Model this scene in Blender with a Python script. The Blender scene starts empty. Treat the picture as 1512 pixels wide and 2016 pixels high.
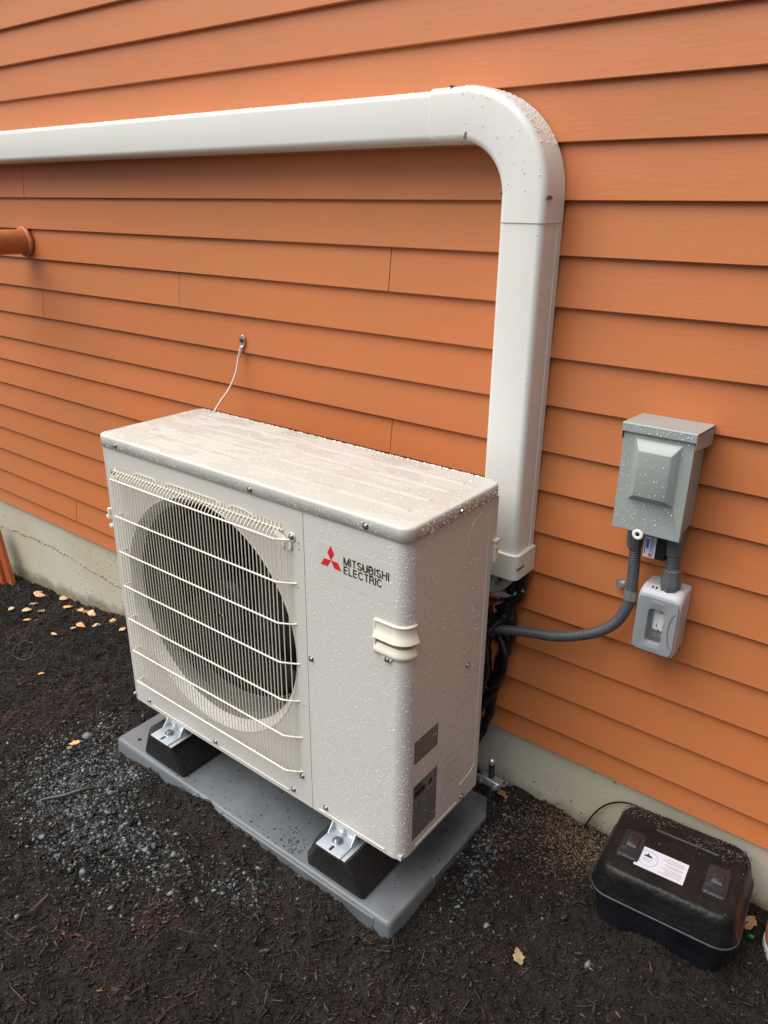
import bpy, bmesh, math, random
import numpy as np
from mathutils import Vector, Matrix, noise as mnoise
random.seed(7); RNG = np.random.default_rng(11)
R = math.radians
S = bpy.context.scene
COL = S.collection

# ------------------------------------------------------------------ camera
cd = bpy.data.cameras.new('camera'); cam = bpy.data.objects.new('camera', cd); COL.objects.link(cam)
cd.sensor_fit = 'VERTICAL'; cd.sensor_height = 36; cd.lens = 36*1491.775/2016
cd.clip_start = 0.02; cd.clip_end = 500
cr = Vector((0.78890929, 0.61444866, 0.00865854)); cu = Vector((-0.23821445, 0.29280164, 0.92602434)); cf = Vector((-0.56645918, 0.7326118, -0.37736448))
m = Matrix((cr, cu, -cf)).transposed().to_4x4(); m.translation = Vector((1.66258, -0.99355, 1.31246))
cam.matrix_world = m
S.camera = cam

# ------------------------------------------------------------------ world, overcast light, exposure
SUN_EL, SUN_AZ = R(61), R(221)          # azimuth measured from +y clockwise: light comes from the front, a little left
w = bpy.data.worlds.new('World'); S.world = w; w.use_nodes = True
nt = w.node_tree; bg = nt.nodes['Background']
sky = nt.nodes.new('ShaderNodeTexSky'); sky.sky_type = 'NISHITA'; sky.sun_disc = False
sky.sun_elevation = SUN_EL; sky.sun_rotation = SUN_AZ; sky.air_density = 1.0; sky.dust_density = 4.0
hs = nt.nodes.new('ShaderNodeHueSaturation'); hs.inputs['Saturation'].default_value = 0.12
nt.links.new(sky.outputs[0], hs.inputs['Color']); nt.links.new(hs.outputs[0], bg.inputs['Color'])
bg.inputs['Strength'].default_value = 0.06
sd = bpy.data.lights.new('sun', 'SUN'); sd.energy = 2.0; sd.angle = R(72); sd.color = (1.0, 0.975, 0.94)
sun = bpy.data.objects.new('sun', sd); COL.objects.link(sun)
dirv = Vector((math.sin(SUN_AZ)*math.cos(SUN_EL), math.cos(SUN_AZ)*math.cos(SUN_EL), math.sin(SUN_EL)))
sun.rotation_euler = dirv.to_track_quat('Z', 'Y').to_euler(); sun.location = (0, -3, 5)
vs = S.view_settings; vs.view_transform = 'Standard'; vs.look = 'None'; vs.gamma = 1; vs.exposure = 1.05

# ------------------------------------------------------------------ materials
def mat(name, col, rough=.5, metal=0, spec=.5, var=0, vscale=8, bump=0, bscale=60, coat=0, alpha=1, trans=0, dist=.002, vcol=None):
    M = bpy.data.materials.new(name); M.use_nodes = True
    n = M.node_tree.nodes; l = M.node_tree.links; b = n['Principled BSDF']
    b.inputs['Base Color'].default_value = (*col, 1); b.inputs['Roughness'].default_value = rough
    b.inputs['Metallic'].default_value = metal; b.inputs['Specular IOR Level'].default_value = spec
    b.inputs['Coat Weight'].default_value = coat; b.inputs['Coat Roughness'].default_value = .08
    b.inputs['Alpha'].default_value = alpha; b.inputs['Transmission Weight'].default_value = trans
    tc = n.new('ShaderNodeTexCoord')
    if var:
        a = n.new('ShaderNodeTexNoise'); a.inputs['Scale'].default_value = vscale; a.inputs['Detail'].default_value = 6; a.inputs['Roughness'].default_value = .65
        l.new(tc.outputs['Object'], a.inputs['Vector'])
        mx = n.new('ShaderNodeMix'); mx.data_type = 'RGBA'
        c2 = vcol or tuple(c*(1-var) for c in col)
        mx.inputs['A'].default_value = (*col, 1); mx.inputs['B'].default_value = (*c2, 1)
        rp = n.new('ShaderNodeMapRange'); rp.inputs['From Min'].default_value = .42; rp.inputs['From Max'].default_value = .68
        l.new(a.outputs['Fac'], rp.inputs['Value']); l.new(rp.outputs[0], mx.inputs['Factor']); l.new(mx.outputs['Result'], b.inputs['Base Color'])
    if bump:
        a = n.new('ShaderNodeTexNoise'); a.inputs['Scale'].default_value = bscale; a.inputs['Detail'].default_value = 5
        l.new(tc.outputs['Object'], a.inputs['Vector'])
        bp = n.new('ShaderNodeBump'); bp.inputs['Strength'].default_value = bump; bp.inputs['Distance'].default_value = dist
        l.new(a.outputs['Fac'], bp.inputs['Height']); l.new(bp.outputs[0], b.inputs['Normal'])
    return M

def N(M, kind, **kw):
    x = M.node_tree.nodes.new(kind)
    for k, v in kw.items(): x.inputs[k].default_value = v
    return x
def L(M, a, b): M.node_tree.links.new(a, b)

PAINT = (.613, .593, .548)
m_paint = mat('cream_paint', PAINT, .42, var=.05, vscale=3, bump=.12, bscale=240, dist=.0006)
m_lid = mat('wet_lid_paint', (.70, .66, .60), .35)
def lid_nodes(M):
    n = M.node_tree.nodes; b = n['Principled BSDF']; tc = n.new('ShaderNodeTexCoord')
    mp = N(M, 'ShaderNodeMapping'); mp.inputs['Scale'].default_value = (1, 2.2, 1); mp.inputs['Rotation'].default_value = (0, 0, .15)
    L(M, tc.outputs['Object'], mp.inputs['Vector'])
    a = N(M, 'ShaderNodeTexNoise', Scale=8.0, Detail=3.5, Distortion=.5); L(M, mp.outputs[0], a.inputs['Vector'])
    r = N(M, 'ShaderNodeMapRange', **{'From Min': .47, 'From Max': .52}); L(M, a.outputs['Fac'], r.inputs['Value'])
    rr = N(M, 'ShaderNodeMapRange', **{'To Min': .42, 'To Max': .22}); L(M, r.outputs[0], rr.inputs['Value']); L(M, rr.outputs[0], b.inputs['Roughness'])
    v = N(M, 'ShaderNodeTexVoronoi', Scale=210.0); L(M, tc.outputs['Object'], v.inputs['Vector'])
    vr = N(M, 'ShaderNodeMapRange', **{'From Min': .25, 'From Max': .0}); L(M, v.outputs['Distance'], vr.inputs['Value'])
    f = N(M, 'ShaderNodeTexNoise', Scale=55.0, Detail=3.0); L(M, tc.outputs['Object'], f.inputs['Vector'])
    b1 = N(M, 'ShaderNodeBump', Strength=.4, Distance=.0009); L(M, r.outputs[0], b1.inputs['Height'])
    b2 = N(M, 'ShaderNodeBump', Strength=.3, Distance=.0006); L(M, vr.outputs[0], b2.inputs['Height']); L(M, b1.outputs[0], b2.inputs['Normal'])
    b3 = N(M, 'ShaderNodeBump', Strength=.25, Distance=.0015); L(M, f.outputs['Fac'], b3.inputs['Height']); L(M, b2.outputs[0], b3.inputs['Normal'])
    L(M, b3.outputs[0], b.inputs['Normal'])
    mx = M.node_tree.nodes.new('ShaderNodeMix'); mx.data_type = 'RGBA'; mx.inputs['A'].default_value = (.53, .525, .48, 1); mx.inputs['B'].default_value = (.51, .505, .46, 1)
    L(M, r.outputs[0], mx.inputs['Factor']); L(M, mx.outputs['Result'], b.inputs['Base Color'])
lid_nodes(m_lid)
m_panel = mat('wet_panel_paint', PAINT, .4)
def panel_nodes(M):
    b = M.node_tree.nodes['Principled BSDF']; tc = M.node_tree.nodes.new('ShaderNodeTexCoord')
    v = N(M, 'ShaderNodeTexVoronoi', Scale=330.0); L(M, tc.outputs['Object'], v.inputs['Vector'])
    vr = N(M, 'ShaderNodeMapRange', **{'From Min': .3, 'From Max': .0}); L(M, v.outputs['Distance'], vr.inputs['Value'])
    b2 = N(M, 'ShaderNodeBump', Strength=.12, Distance=.0004); L(M, vr.outputs[0], b2.inputs['Height']); L(M, b2.outputs[0], b.inputs['Normal'])
panel_nodes(m_panel)
m_drop = mat('water_drop', (.78, .77, .745), .28, spec=.5)  # opaque pale tone paints the bright glint of clear drops
m_ivory = mat('ivory_coated_wire', (.78, .73, .60), .35)
m_handle = mat('ivory_plastic', (.74, .70, .58), .4)
m_black = mat('black_plastic', (.012, .012, .012), .35)
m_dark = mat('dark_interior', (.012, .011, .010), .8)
m_fan = mat('dark_grey_fan', (.012, .011, .011), .6, spec=.25)
m_steel = mat('zinc_screw', (.45, .47, .50), .28, metal=1)
m_zinc = mat('zinc_bracket', (.66, .72, .78), .38, metal=.75, var=.15, vscale=30)
m_rubber = mat('black_rubber', (.010, .010, .010), .6, var=.5, vscale=40, vcol=(.018, .017, .016), bump=1, bscale=170, dist=.003)
m_pad = mat('grey_pad_plastic', (.145, .157, .17), .42, var=.25, vscale=7, bump=.3, bscale=320, dist=.0006)
m_duct = mat('white_duct_plastic', (.73, .73, .69), .38, var=.03, vscale=2)
m_elbow = mat('white_fitting_plastic', (.74, .74, .70), .36)
m_ductend = mat('cream_fitting_plastic', (.70, .69, .62), .36)
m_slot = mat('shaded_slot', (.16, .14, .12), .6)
m_conduit = mat('grey_conduit', (.075, .078, .088), .42)
m_fitting = mat('grey_fitting', (.10, .105, .12), .45)
m_disc = mat('grey_painted_steel', (.31, .345, .33), .4, var=.06, vscale=6, spec=.6)
m_recbox = mat('light_grey_box', (.42, .43, .44), .4)
m_cover = mat('clear_grey_cover', (.27, .29, .31), .25)
m_gasket = mat('white_cover_top', (.45, .45, .47), .35)
m_white = mat('white_plastic', (.80, .80, .78), .35)
m_glass = mat('clear_window', (.75, .78, .8), .08, alpha=.05)
m_red = mat('red_print', (.66, .020, .026), .4)
m_blackprint = mat('black_print', (.02, .02, .022), .4)
m_sticker = mat('clear_sticker', (.603, .583, .54), .33)
m_tag1 = mat('dark_grey_label', (.15, .13, .12), .35, var=.1, vscale=60)
m_plate = mat('silver_rating_plate', (.20, .205, .212), .3, metal=.2)
m_plateline = mat('plate_print', (.11, .11, .115), .5)
m_faint = mat('faint_grey_print', (.36, .33, .29), .5)
m_blue = mat('blue_print', (.05, .12, .5), .4)
m_ltblue = mat('light_blue_print', (.12, .42, .72), .4)
m_greyprint = mat('grey_print', (.22, .22, .24), .5)
m_paper = mat('white_paper_sticker', (.60, .60, .66), .4)
m_case = mat('black_case_plastic', (.006, .007, .010), .36, var=.5, vscale=14, vcol=(.012, .013, .017), bump=.6, bscale=110, dist=.0015, spec=.35)
m_caseedge = mat('case_edge_highlight', (.030, .033, .040), .42, var=.4, vscale=60)  # lighter than the shell: highlight along the case rim painted into the colour
m_tape = mat('glossy_black_wrap', (.010, .010, .011), .2, bump=.6, bscale=60, dist=.003)
m_hose = mat('grey_hose', (.34, .35, .37), .35)
m_rod = mat('dark_steel_rod', (.07, .065, .07), .38, metal=.8)
m_clamp = mat('galvanised_clamp', (.36, .38, .40), .32, metal=.6)
m_cable = mat('clear_jacket_cable', (.68, .58, .50), .3)
m_alu = mat('aluminium_lug', (.72, .74, .76), .3, metal=.8)
m_orange = mat('rust_orange_paint', (.42, .095, .035), .4, var=.25, vscale=25)
m_jugo = mat('orange_plastic', (.62, .22, .10), .35)
m_jugw = mat('pale_grey_plastic', (.62, .64, .68), .35)
m_leaf = mat('dry_birch_leaf', (.74, .43, .20), .5, var=.4, vscale=60, vcol=(.58, .24, .09))
m_leafp = mat('pale_birch_leaf', (.74, .50, .30), .5, var=.4, vscale=60, vcol=(.52, .26, .12))
m_leafb = mat('brown_leaf', (.36, .20, .09), .6, var=.5, vscale=80)
m_leaft = mat('tan_leaf', (.34, .25, .14), .6, var=.4, vscale=80)
m_stick = mat('wet_stick', (.030, .022, .020), .4, bump=.8, bscale=120)
m_green = mat('green_plastic', (.02, .35, .14), .3)

# orange siding: a tint per board, broad weathering, fine brushed texture and a few rusty smudges
m_siding = mat('terracotta_siding', (.60, .21, .085), .48)
def siding_nodes(M):
    n = M.node_tree.nodes; b = n['Principled BSDF']; tc = n.new('ShaderNodeTexCoord')
    at = n.new('ShaderNodeAttribute'); at.attribute_name = 'tint'
    a = N(M, 'ShaderNodeTexNoise', Scale=2.2, Detail=5.0, Roughness=.6); L(M, tc.outputs['Object'], a.inputs['Vector'])
    mx = n.new('ShaderNodeMix'); mx.data_type = 'RGBA'; mx.inputs['A'].default_value = (.548, .163, .050, 1); mx.inputs['B'].default_value = (.492, .163, .050, 1)
    r = N(M, 'ShaderNodeMapRange', **{'From Min': .35, 'From Max': .65}); L(M, a.outputs['Fac'], r.inputs['Value']); L(M, r.outputs[0], mx.inputs['Factor'])
    s = N(M, 'ShaderNodeTexNoise', Scale=17.0, Detail=4.0, Roughness=.7); L(M, tc.outputs['Object'], s.inputs['Vector'])
    sr = N(M, 'ShaderNodeMapRange', **{'From Min': .66, 'From Max': .78, 'To Max': .35}); L(M, s.outputs['Fac'], sr.inputs['Value'])
    m2 = n.new('ShaderNodeMix'); m2.data_type = 'RGBA'; m2.inputs['B'].default_value = (.40, .115, .04, 1)
    L(M, sr.outputs[0], m2.inputs['Factor']); L(M, mx.outputs['Result'], m2.inputs['A'])
    gp = n.new('ShaderNodeNewGeometry'); sp = n.new('ShaderNodeSeparateXYZ'); L(M, gp.outputs['Position'], sp.inputs[0])
    zr = N(M, 'ShaderNodeMapRange', **{'From Min': .42, 'From Max': .04, 'To Max': .55}); L(M, sp.outputs['Z'], zr.inputs['Value'])
    dn = N(M, 'ShaderNodeTexNoise', Scale=90.0, Detail=4.0, Roughness=.8); L(M, gp.outputs['Position'], dn.inputs['Vector'])
    dr = N(M, 'ShaderNodeMapRange', **{'From Min': .52, 'From Max': .70}); L(M, dn.outputs['Fac'], dr.inputs['Value'])
    dm = n.new('ShaderNodeMath'); dm.operation = 'MULTIPLY'; L(M, zr.outputs[0], dm.inputs[0]); L(M, dr.outputs[0], dm.inputs[1])
    md = n.new('ShaderNodeMix'); md.data_type = 'RGBA'; md.inputs['B'].default_value = (.30, .14, .07, 1); L(M, dm.outputs[0], md.inputs['Factor']); L(M, m2.outputs['Result'], md.inputs['A']); m2 = md
    m3 = n.new('ShaderNodeMix'); m3.data_type = 'RGBA'; m3.blend_type = 'MULTIPLY'; m3.inputs['Factor'].default_value = 1
    L(M, m2.outputs['Result'], m3.inputs['A']); L(M, at.outputs['Color'], m3.inputs['B']); L(M, m3.outputs['Result'], b.inputs['Base Color'])
    mp = N(M, 'ShaderNodeMapping'); mp.inputs['Scale'].default_value = (12, 60, 160); L(M, tc.outputs['Object'], mp.inputs['Vector'])
    f = N(M, 'ShaderNodeTexNoise', Scale=1.0, Detail=4.0); L(M, mp.outputs[0], f.inputs['Vector'])
    g = N(M, 'ShaderNodeTexNoise', Scale=5.0, Detail=2.0); L(M, tc.outputs['Object'], g.inputs['Vector'])
    bp = N(M, 'ShaderNodeBump', Strength=.25, Distance=.0012); L(M, f.outputs['Fac'], bp.inputs['Height'])
    bq = N(M, 'ShaderNodeBump', Strength=.3, Distance=.008); L(M, g.outputs['Fac'], bq.inputs['Height']); L(M, bp.outputs[0], bq.inputs['Normal']); L(M, bq.outputs[0], b.inputs['Normal'])
    rr = N(M, 'ShaderNodeMapRange', **{'To Min': .38, 'To Max': .62}); L(M, a.outputs['Fac'], rr.inputs['Value']); L(M, rr.outputs[0], b.inputs['Roughness'])
siding_nodes(m_siding)

m_conc = mat('weathered_concrete', (.36, .345, .29), .75)
def conc_nodes(M):
    n = M.node_tree.nodes; b = n['Principled BSDF']; tc = n.new('ShaderNodeTexCoord'); g = n.new('ShaderNodeNewGeometry')
    a = N(M, 'ShaderNodeTexNoise', Scale=3.0, Detail=7.0, Roughness=.65); L(M, g.outputs['Position'], a.inputs['Vector'])
    r = N(M, 'ShaderNodeMapRange', **{'From Min': .35, 'From Max': .65}); L(M, a.outputs['Fac'], r.inputs['Value'])
    mx = n.new('ShaderNodeMix'); mx.data_type = 'RGBA'; mx.inputs['A'].default_value = (.54, .515, .43, 1); mx.inputs['B'].default_value = (.49, .445, .32, 1)
    L(M, r.outputs[0], mx.inputs['Factor'])
    # splashed soil on the lower part, an irregular old stain
    sep = n.new('ShaderNodeSeparateXYZ'); L(M, g.outputs['Position'], sep.inputs[0])
    d = N(M, 'ShaderNodeTexNoise', Scale=9.0, Detail=6.0, Roughness=.7); L(M, g.outputs['Position'], d.inputs['Vector'])
    ad = n.new('ShaderNodeMath'); ad.operation = 'MULTIPLY_ADD'; ad.inputs[1].default_value = .16; L(M, d.outputs['Fac'], ad.inputs[0]); L(M, sep.outputs['Z'], ad.inputs[2])
    # ground height along the wall: lower to the left
    gx = N(M, 'ShaderNodeMapRange', **{'From Min': -1.9, 'From Max': .3, 'To Min': -.37, 'To Max': -.16}); L(M, sep.outputs['X'], gx.inputs['Value'])
    sb = n.new('ShaderNodeMath'); sb.operation = 'SUBTRACT'; L(M, ad.outputs[0], sb.inputs[0]); L(M, gx.outputs[0], sb.inputs[1])
    st = N(M, 'ShaderNodeMapRange', **{'From Min': .14, 'From Max': .095}); L(M, sb.outputs[0], st.inputs['Value'])
    m2 = n.new('ShaderNodeMix'); m2.data_type = 'RGBA'; m2.inputs['B'].default_value = (.155, .13, .075, 1)
    sc = n.new('ShaderNodeMath'); sc.operation = 'MULTIPLY'; sc.inputs[1].default_value = .75; L(M, st.outputs[0], sc.inputs[0])
    L(M, sc.outputs[0], m2.inputs['Factor']); L(M, mx.outputs['Result'], m2.inputs['A'])
    # bug holes
    v = N(M, 'ShaderNodeTexVoronoi', Scale=26.0); L(M, g.outputs['Position'], v.inputs['Vector'])
    hr = N(M, 'ShaderNodeMapRange', **{'From Min': .10, 'From Max': .05}); L(M, v.outputs['Distance'], hr.inputs['Value'])
    hm = n.new('ShaderNodeMath'); hm.operation = 'MULTIPLY'; hm.inputs[1].default_value = .6; L(M, hr.outputs[0], hm.inputs[0])
    m3 = n.new('ShaderNodeMix'); m3.data_type = 'RGBA'; m3.inputs['B'].default_value = (.14, .13, .11, 1); L(M, hm.outputs[0], m3.inputs['Factor']); L(M, m2.outputs['Result'], m3.inputs['A'])
    L(M, m3.outputs['Result'], b.inputs['Base Color'])
    bb = N(M, 'ShaderNodeTexNoise', Scale=60.0, Detail=6.0); L(M, g.outputs['Position'], bb.inputs['Vector'])
    bp = N(M, 'ShaderNodeBump', Strength=.5, Distance=.003); L(M, bb.outputs['Fac'], bp.inputs['Height'])
    b2 = N(M, 'ShaderNodeBump', Strength=1.0, Distance=.004); b2.invert = True; L(M, hr.outputs[0], b2.inputs['Height']); L(M, bp.outputs[0], b2.inputs['Normal']); L(M, b2.outputs[0], b.inputs['Normal'])
conc_nodes(m_conc)
m_ridge = mat('rough_grout', (.42, .40, .34), .8, var=.6, vscale=90, vcol=(.10, .09, .075), bump=1, bscale=110, dist=.006)

m_soil = mat('wet_soil', (.020, .016, .014), .65, spec=.2)
def soil_nodes(M):
    n = M.node_tree.nodes; b = n['Principled BSDF']; g = n.new('ShaderNodeNewGeometry')
    a = N(M, 'ShaderNodeTexNoise', Scale=70.0, Detail=8.0, Roughness=.75); L(M, g.outputs['Position'], a.inputs['Vector'])
    rp = n.new('ShaderNodeValToRGB'); L(M, a.outputs['Fac'], rp.inputs['Fac'])
    e = rp.color_ramp.elements; e[0].position = .35; e[0].color = (.008, .007, .006, 1); e[1].position = .72; e[1].color = (.034, .027, .023, 1)
    # pale spilled sawdust by the wall
    L(M, rp.outputs[0], b.inputs['Base Color'])
    bp = N(M, 'ShaderNodeBump', Strength=1.0, Distance=.008); L(M, a.outputs['Fac'], bp.inputs['Height']); L(M, bp.outputs[0], b.inputs['Normal'])
soil_nodes(m_soil)
def vcol_mat(name, rough, bump=0, spec=.5):
    M = mat(name, (.1, .1, .1), rough, bump=bump, bscale=300, dist=.001, spec=spec)
    at = M.node_tree.nodes.new('ShaderNodeAttribute'); at.attribute_name = 'tint'
    L(M, at.outputs['Color'], M.node_tree.nodes['Principled BSDF'].inputs['Base Color']); return M
m_chip = vcol_mat('bark_chips', .55, spec=.25)
m_stone = vcol_mat('crushed_stone', .55, .5)
m_dust = vcol_mat('wood_dust', .8)

# ------------------------------------------------------------------ object helpers
WORLD = {}
def tag(o, label=None, cat=None, group=None, kind=None):
    if label: o['label'] = label
    if cat: o['category'] = cat
    if group: o['group'] = group
    if kind: o['kind'] = kind
    return o
def empty(name, loc, label, cat, group=None):
    o = bpy.data.objects.new(name, None); COL.objects.link(o); o.location = loc; o.empty_display_size = .05
    WORLD[o.name] = Vector(loc); return tag(o, label, cat, group)

class MB:
    def __init__(s): s.v = []; s.f = []; s.uv = None
    def add(s, vs, fs):
        k = len(s.v); s.v += [tuple(v) for v in vs]; s.f += [tuple(i+k for i in f) for f in fs]; return s
    def box(s, x0, x1, y0, y1, z0, z1, M=None):
        vs = [(x, y, z) for z in (z0, z1) for y in (y0, y1) for x in (x0, x1)]
        if M is not None: vs = [M @ Vector(v) for v in vs]
        return s.add(vs, [(0, 2, 3, 1), (4, 5, 7, 6), (0, 1, 5, 4), (2, 6, 7, 3), (0, 4, 6, 2), (1, 3, 7, 5)])
    def loft(s, rings, cap0=True, cap1=True, closed=True):
        n = len(rings[0]); vs = [p for r in rings for p in r]; fs = []
        for i in range(len(rings)-1):
            for j in range(n if closed else n-1):
                a = i*n+j; b = i*n+(j+1) % n; fs.append((a, b, b+n, a+n))
        if cap0: fs.append(tuple(range(n))[::-1])
        if cap1: fs.append(tuple(range((len(rings)-1)*n, len(rings)*n)))
        return s.add(vs, fs)
    def tube(s, pts, r, seg=10, caps=True):
        pts = [Vector(p) for p in pts]; rr = r if hasattr(r, '__len__') else [r]*len(pts); rings = []
        t = (pts[1]-pts[0]).normalized(); u = t.orthogonal().normalized()
        for i, p in enumerate(pts):
            t = (pts[min(i+1, len(pts)-1)]-pts[max(i-1, 0)]).normalized()
            u = (u - t*u.dot(t)).normalized(); v = t.cross(u)
            rings.append([p + (u*math.cos(a)+v*math.sin(a))*rr[i] for a in [2*math.pi*k/seg for k in range(seg)]])
        return s.loft(rings, caps, caps)
    def cyl(s, p, q, r, seg=20, r2=None): return s.tube([p, q], [r, r if r2 is None else r2], seg)
    def build(s, name, material, parent=None, smooth=35, bevel=0, bseg=2, origin=None, label=None, kind=None, tints=None, recalc=True):
        me = bpy.data.meshes.new(name)
        A = np.array(s.v, dtype=float); lo = A.min(0); hi = A.max(0)
        o0 = np.array(origin) if origin is not None else np.array([(lo[0]+hi[0])/2, (lo[1]+hi[1])/2, lo[2]])
        me.from_pydata((A-o0).tolist(), [], s.f); me.update()
        if tints is not None:
            c = me.color_attributes.new('tint', 'FLOAT_COLOR', 'POINT'); T = np.ones((len(A), 4)); T[:, :3] = tints; c.data.foreach_set('color', T.ravel())
        if recalc:
            bm = bmesh.new(); bm.from_mesh(me); bmesh.ops.recalc_face_normals(bm, faces=bm.faces); bm.to_mesh(me); bm.free()
        me.materials.append(material)
        o = bpy.data.objects.new(name, me); COL.objects.link(o)
        W = Vector(o0.tolist())
        if parent is not None: o.parent = parent; o.location = W - WORLD[parent.name]
        else: o.location = W
        WORLD[o.name] = W
        if smooth:
            me.polygons.foreach_set('use_smooth', [True]*len(me.polygons))
            me.set_sharp_from_angle(angle=R(smooth))
        if bevel:
            md = o.modifiers.new('bevel', 'BEVEL'); md.width = bevel; md.segments = bseg; md.limit_method = 'ANGLE'; md.angle_limit = R(40)
            md.harden_normals = False
        if label: o['label'] = label
        if kind: o['kind'] = kind
        return o
def rrect(w, h, r, seg=6, cx=0, cy=0):
    out = []
    for (sx, sy, a0) in ((1, 1, 0), (-1, 1, 90), (-1, -1, 180), (1, -1, 270)):
        for k in range(seg+1):
            a = R(a0+90*k/seg); out.append((cx+sx*(w/2-r)+r*math.cos(a), cy+sy*(h/2-r)+r*math.sin(a)))
    return out
def smooth_path(P, n=12):
    P = [Vector(p) for p in P]; out = []
    for i in range(len(P)-1):
        p0 = P[max(i-1, 0)]; p1 = P[i]; p2 = P[i+1]; p3 = P[min(i+2, len(P)-1)]
        for k in range(n):
            t = k/n; out.append(.5*((2*p1)+(p2-p0)*t+(2*p0-5*p1+4*p2-p3)*t*t+(-p0+3*p1-3*p2+p3)*t**3))
    out.append(P[-1]); return out
def ribbon(path, th, z0, z1):
    """plan path (x,y) extruded in z with thickness th to the right-hand side"""
    P = [Vector((p[0], p[1], 0)) for p in path]; off = []
    for i, p in enumerate(P):
        t = (P[min(i+1, len(P)-1)]-P[max(i-1, 0)]).normalized(); off.append(p+Vector((-t.y, t.x, 0))*th)
    ring = P+off[::-1]
    return [[(p.x, p.y, z0) for p in ring], [(p.x, p.y, z1) for p in ring]]
def screw(parent, x, y, z, n=(0, -1, 0), r=.0048):
    n = Vector(n); p = Vector((x, y, z)); b = MB()
    b.cyl(p-n*.0005, p+n*.0010, r*1.45, 16); b.cyl(p+n*.0008, p+n*.0048, r, 6, r*.92); b.cyl(p+n*.0048, p+n*.0056, r*.55, 8)
    return b.build('screw', m_steel, parent)
def plane_bars(b, P0, U, V, bars, eps):
    """thin printed bars on a plane: P0 + U*u + V*v, each bar (u0,u1,v0,v1)"""
    n = U.cross(V).normalized()
    for (u0, u1, v0, v1) in bars:
        q = [P0+U*u+V*v for (u, v) in ((u0, v0), (u1, v0), (u1, v1), (u0, v1))]
        b.add([p-n*.0002 for p in q]+[p+n*eps for p in q], [(4, 5, 6, 7), (0, 1, 5, 4), (1, 2, 6, 5), (2, 3, 7, 6), (3, 0, 4, 7)])
def lettering(text, size, P, U, V, material, parent, sx=1.0, name='lettering', th=.0004, bold=0):
    c = bpy.data.curves.new('txt', 'FONT'); c.body = text; c.size = size; c.extrude = th/2; c.offset = bold; c.resolution_u = 3
    o = bpy.data.objects.new('txt', c); COL.objects.link(o)
    dg = bpy.context.evaluated_depsgraph_get(); me = bpy.data.meshes.new_from_object(o.evaluated_get(dg))
    bpy.data.objects.remove(o); bpy.data.curves.remove(c)
    n = U.cross(V).normalized()
    for v in me.vertices:
        q = P + U*(v.co.x*sx) + V*v.co.y + n*(v.co.z+th/2); v.co = q - P
    me.materials.clear(); me.materials.append(material); me.name = name
    ob = bpy.data.objects.new(name, me); COL.objects.link(ob); ob.parent = parent; ob.location = P - WORLD[parent.name]; WORLD[ob.name] = P.copy()
    return ob

# ------------------------------------------------------------------ ground
def sm(a, b, t):
    t = np.clip((t-a)/(b-a), 0, 1); return t*t*(3-2*t)
def ground(x, y):
    z = np.interp(x, [-60, -4, -1.9, -1.2, -.85, -.35, 0, 1, 60], [-1.2, -.5, -.365, -.325, -.27, -.2, -.178, -.185, -.2])
    return z + .043*sm(.0, .42, y)*sm(.5, .95, x) + .054*np.exp(-((x-1.42)/.20)**2-((y-.25)/.17)**2)
def vnoise(x, y, f, seed):
    """value noise on a lattice"""
    r = np.random.default_rng(seed); T = r.random((256, 256)); X = x*f+1000; Y = y*f+1000
    i = np.floor(X).astype(int); j = np.floor(Y).astype(int); u = X-i; v = Y-j; u = u*u*(3-2*u); v = v*v*(3-2*v)
    g = lambda a, b: T[a % 256, b % 256]
    return (g(i, j)*(1-u)+g(i+1, j)*u)*(1-v)+(g(i, j+1)*(1-u)+g(i+1, j+1)*u)*v
PX0, PX1, PY0, PY1, PZ = -.045, .955, -.047, .42, -.135          # concrete-grey pad
def gz(x, y):
    x = np.asarray(x, float); y = np.asarray(y, float)
    near = sm(3.5, 2.5, np.abs(x-.3))*sm(2.6, 1.8, -y)
    z = ground(x, y) + near*((vnoise(x, y, 9, 1)-.5)*.022+(vnoise(x, y, 28, 2)-.5)*.018+(vnoise(x, y, 62, 3)-.5)*.011)
    ins = (x > PX0+.01) & (x < PX1-.01) & (y > PY0+.01) & (y < PY1-.01)
    # mulch banked a little against the front edge of the pad
    z = z + (.010+.016*vnoise(x, y, 16, 8))*np.exp(-((y-PY0)/.045)**2)*sm(-.05, .15, x)*sm(.98, .80, x)*(y < PY0+.01)
    z = z + (.014+.012*vnoise(x, y, 30, 12))*np.exp(-((y-PY0)/.03)**2-((x-.40)/.16)**2)*(y < PY0+.01)
    z = z + .012*vnoise(x, y, 20, 9)*np.exp(-((x-PX1)/.04)**2)*(x > PX1-.01)*sm(.3, .1, y)*(y > PY0)
    return np.where(ins, np.minimum(z, PZ-.035), z)
xs = np.concatenate([-np.geomspace(60, 2.7, 14), np.arange(-2.6, 2.5, .0125), np.geomspace(2.6, 60, 14)])
ys = np.concatenate([-np.geomspace(60, 1.7, 14), np.arange(-1.6, .56, .0125), np.geomspace(.6, 60, 10)])
X, Y = np.meshgrid(xs, ys); Z = gz(X, Y); nx, ny = len(xs), len(ys)
me = bpy.data.meshes.new('ground'); V = np.stack([X.ravel(), Y.ravel(), Z.ravel()], 1)
idx = np.arange(nx*ny).reshape(ny, nx); F = np.stack([idx[:-1, :-1], idx[:-1, 1:], idx[1:, 1:], idx[1:, :-1]], -1).reshape(-1, 4)
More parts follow.
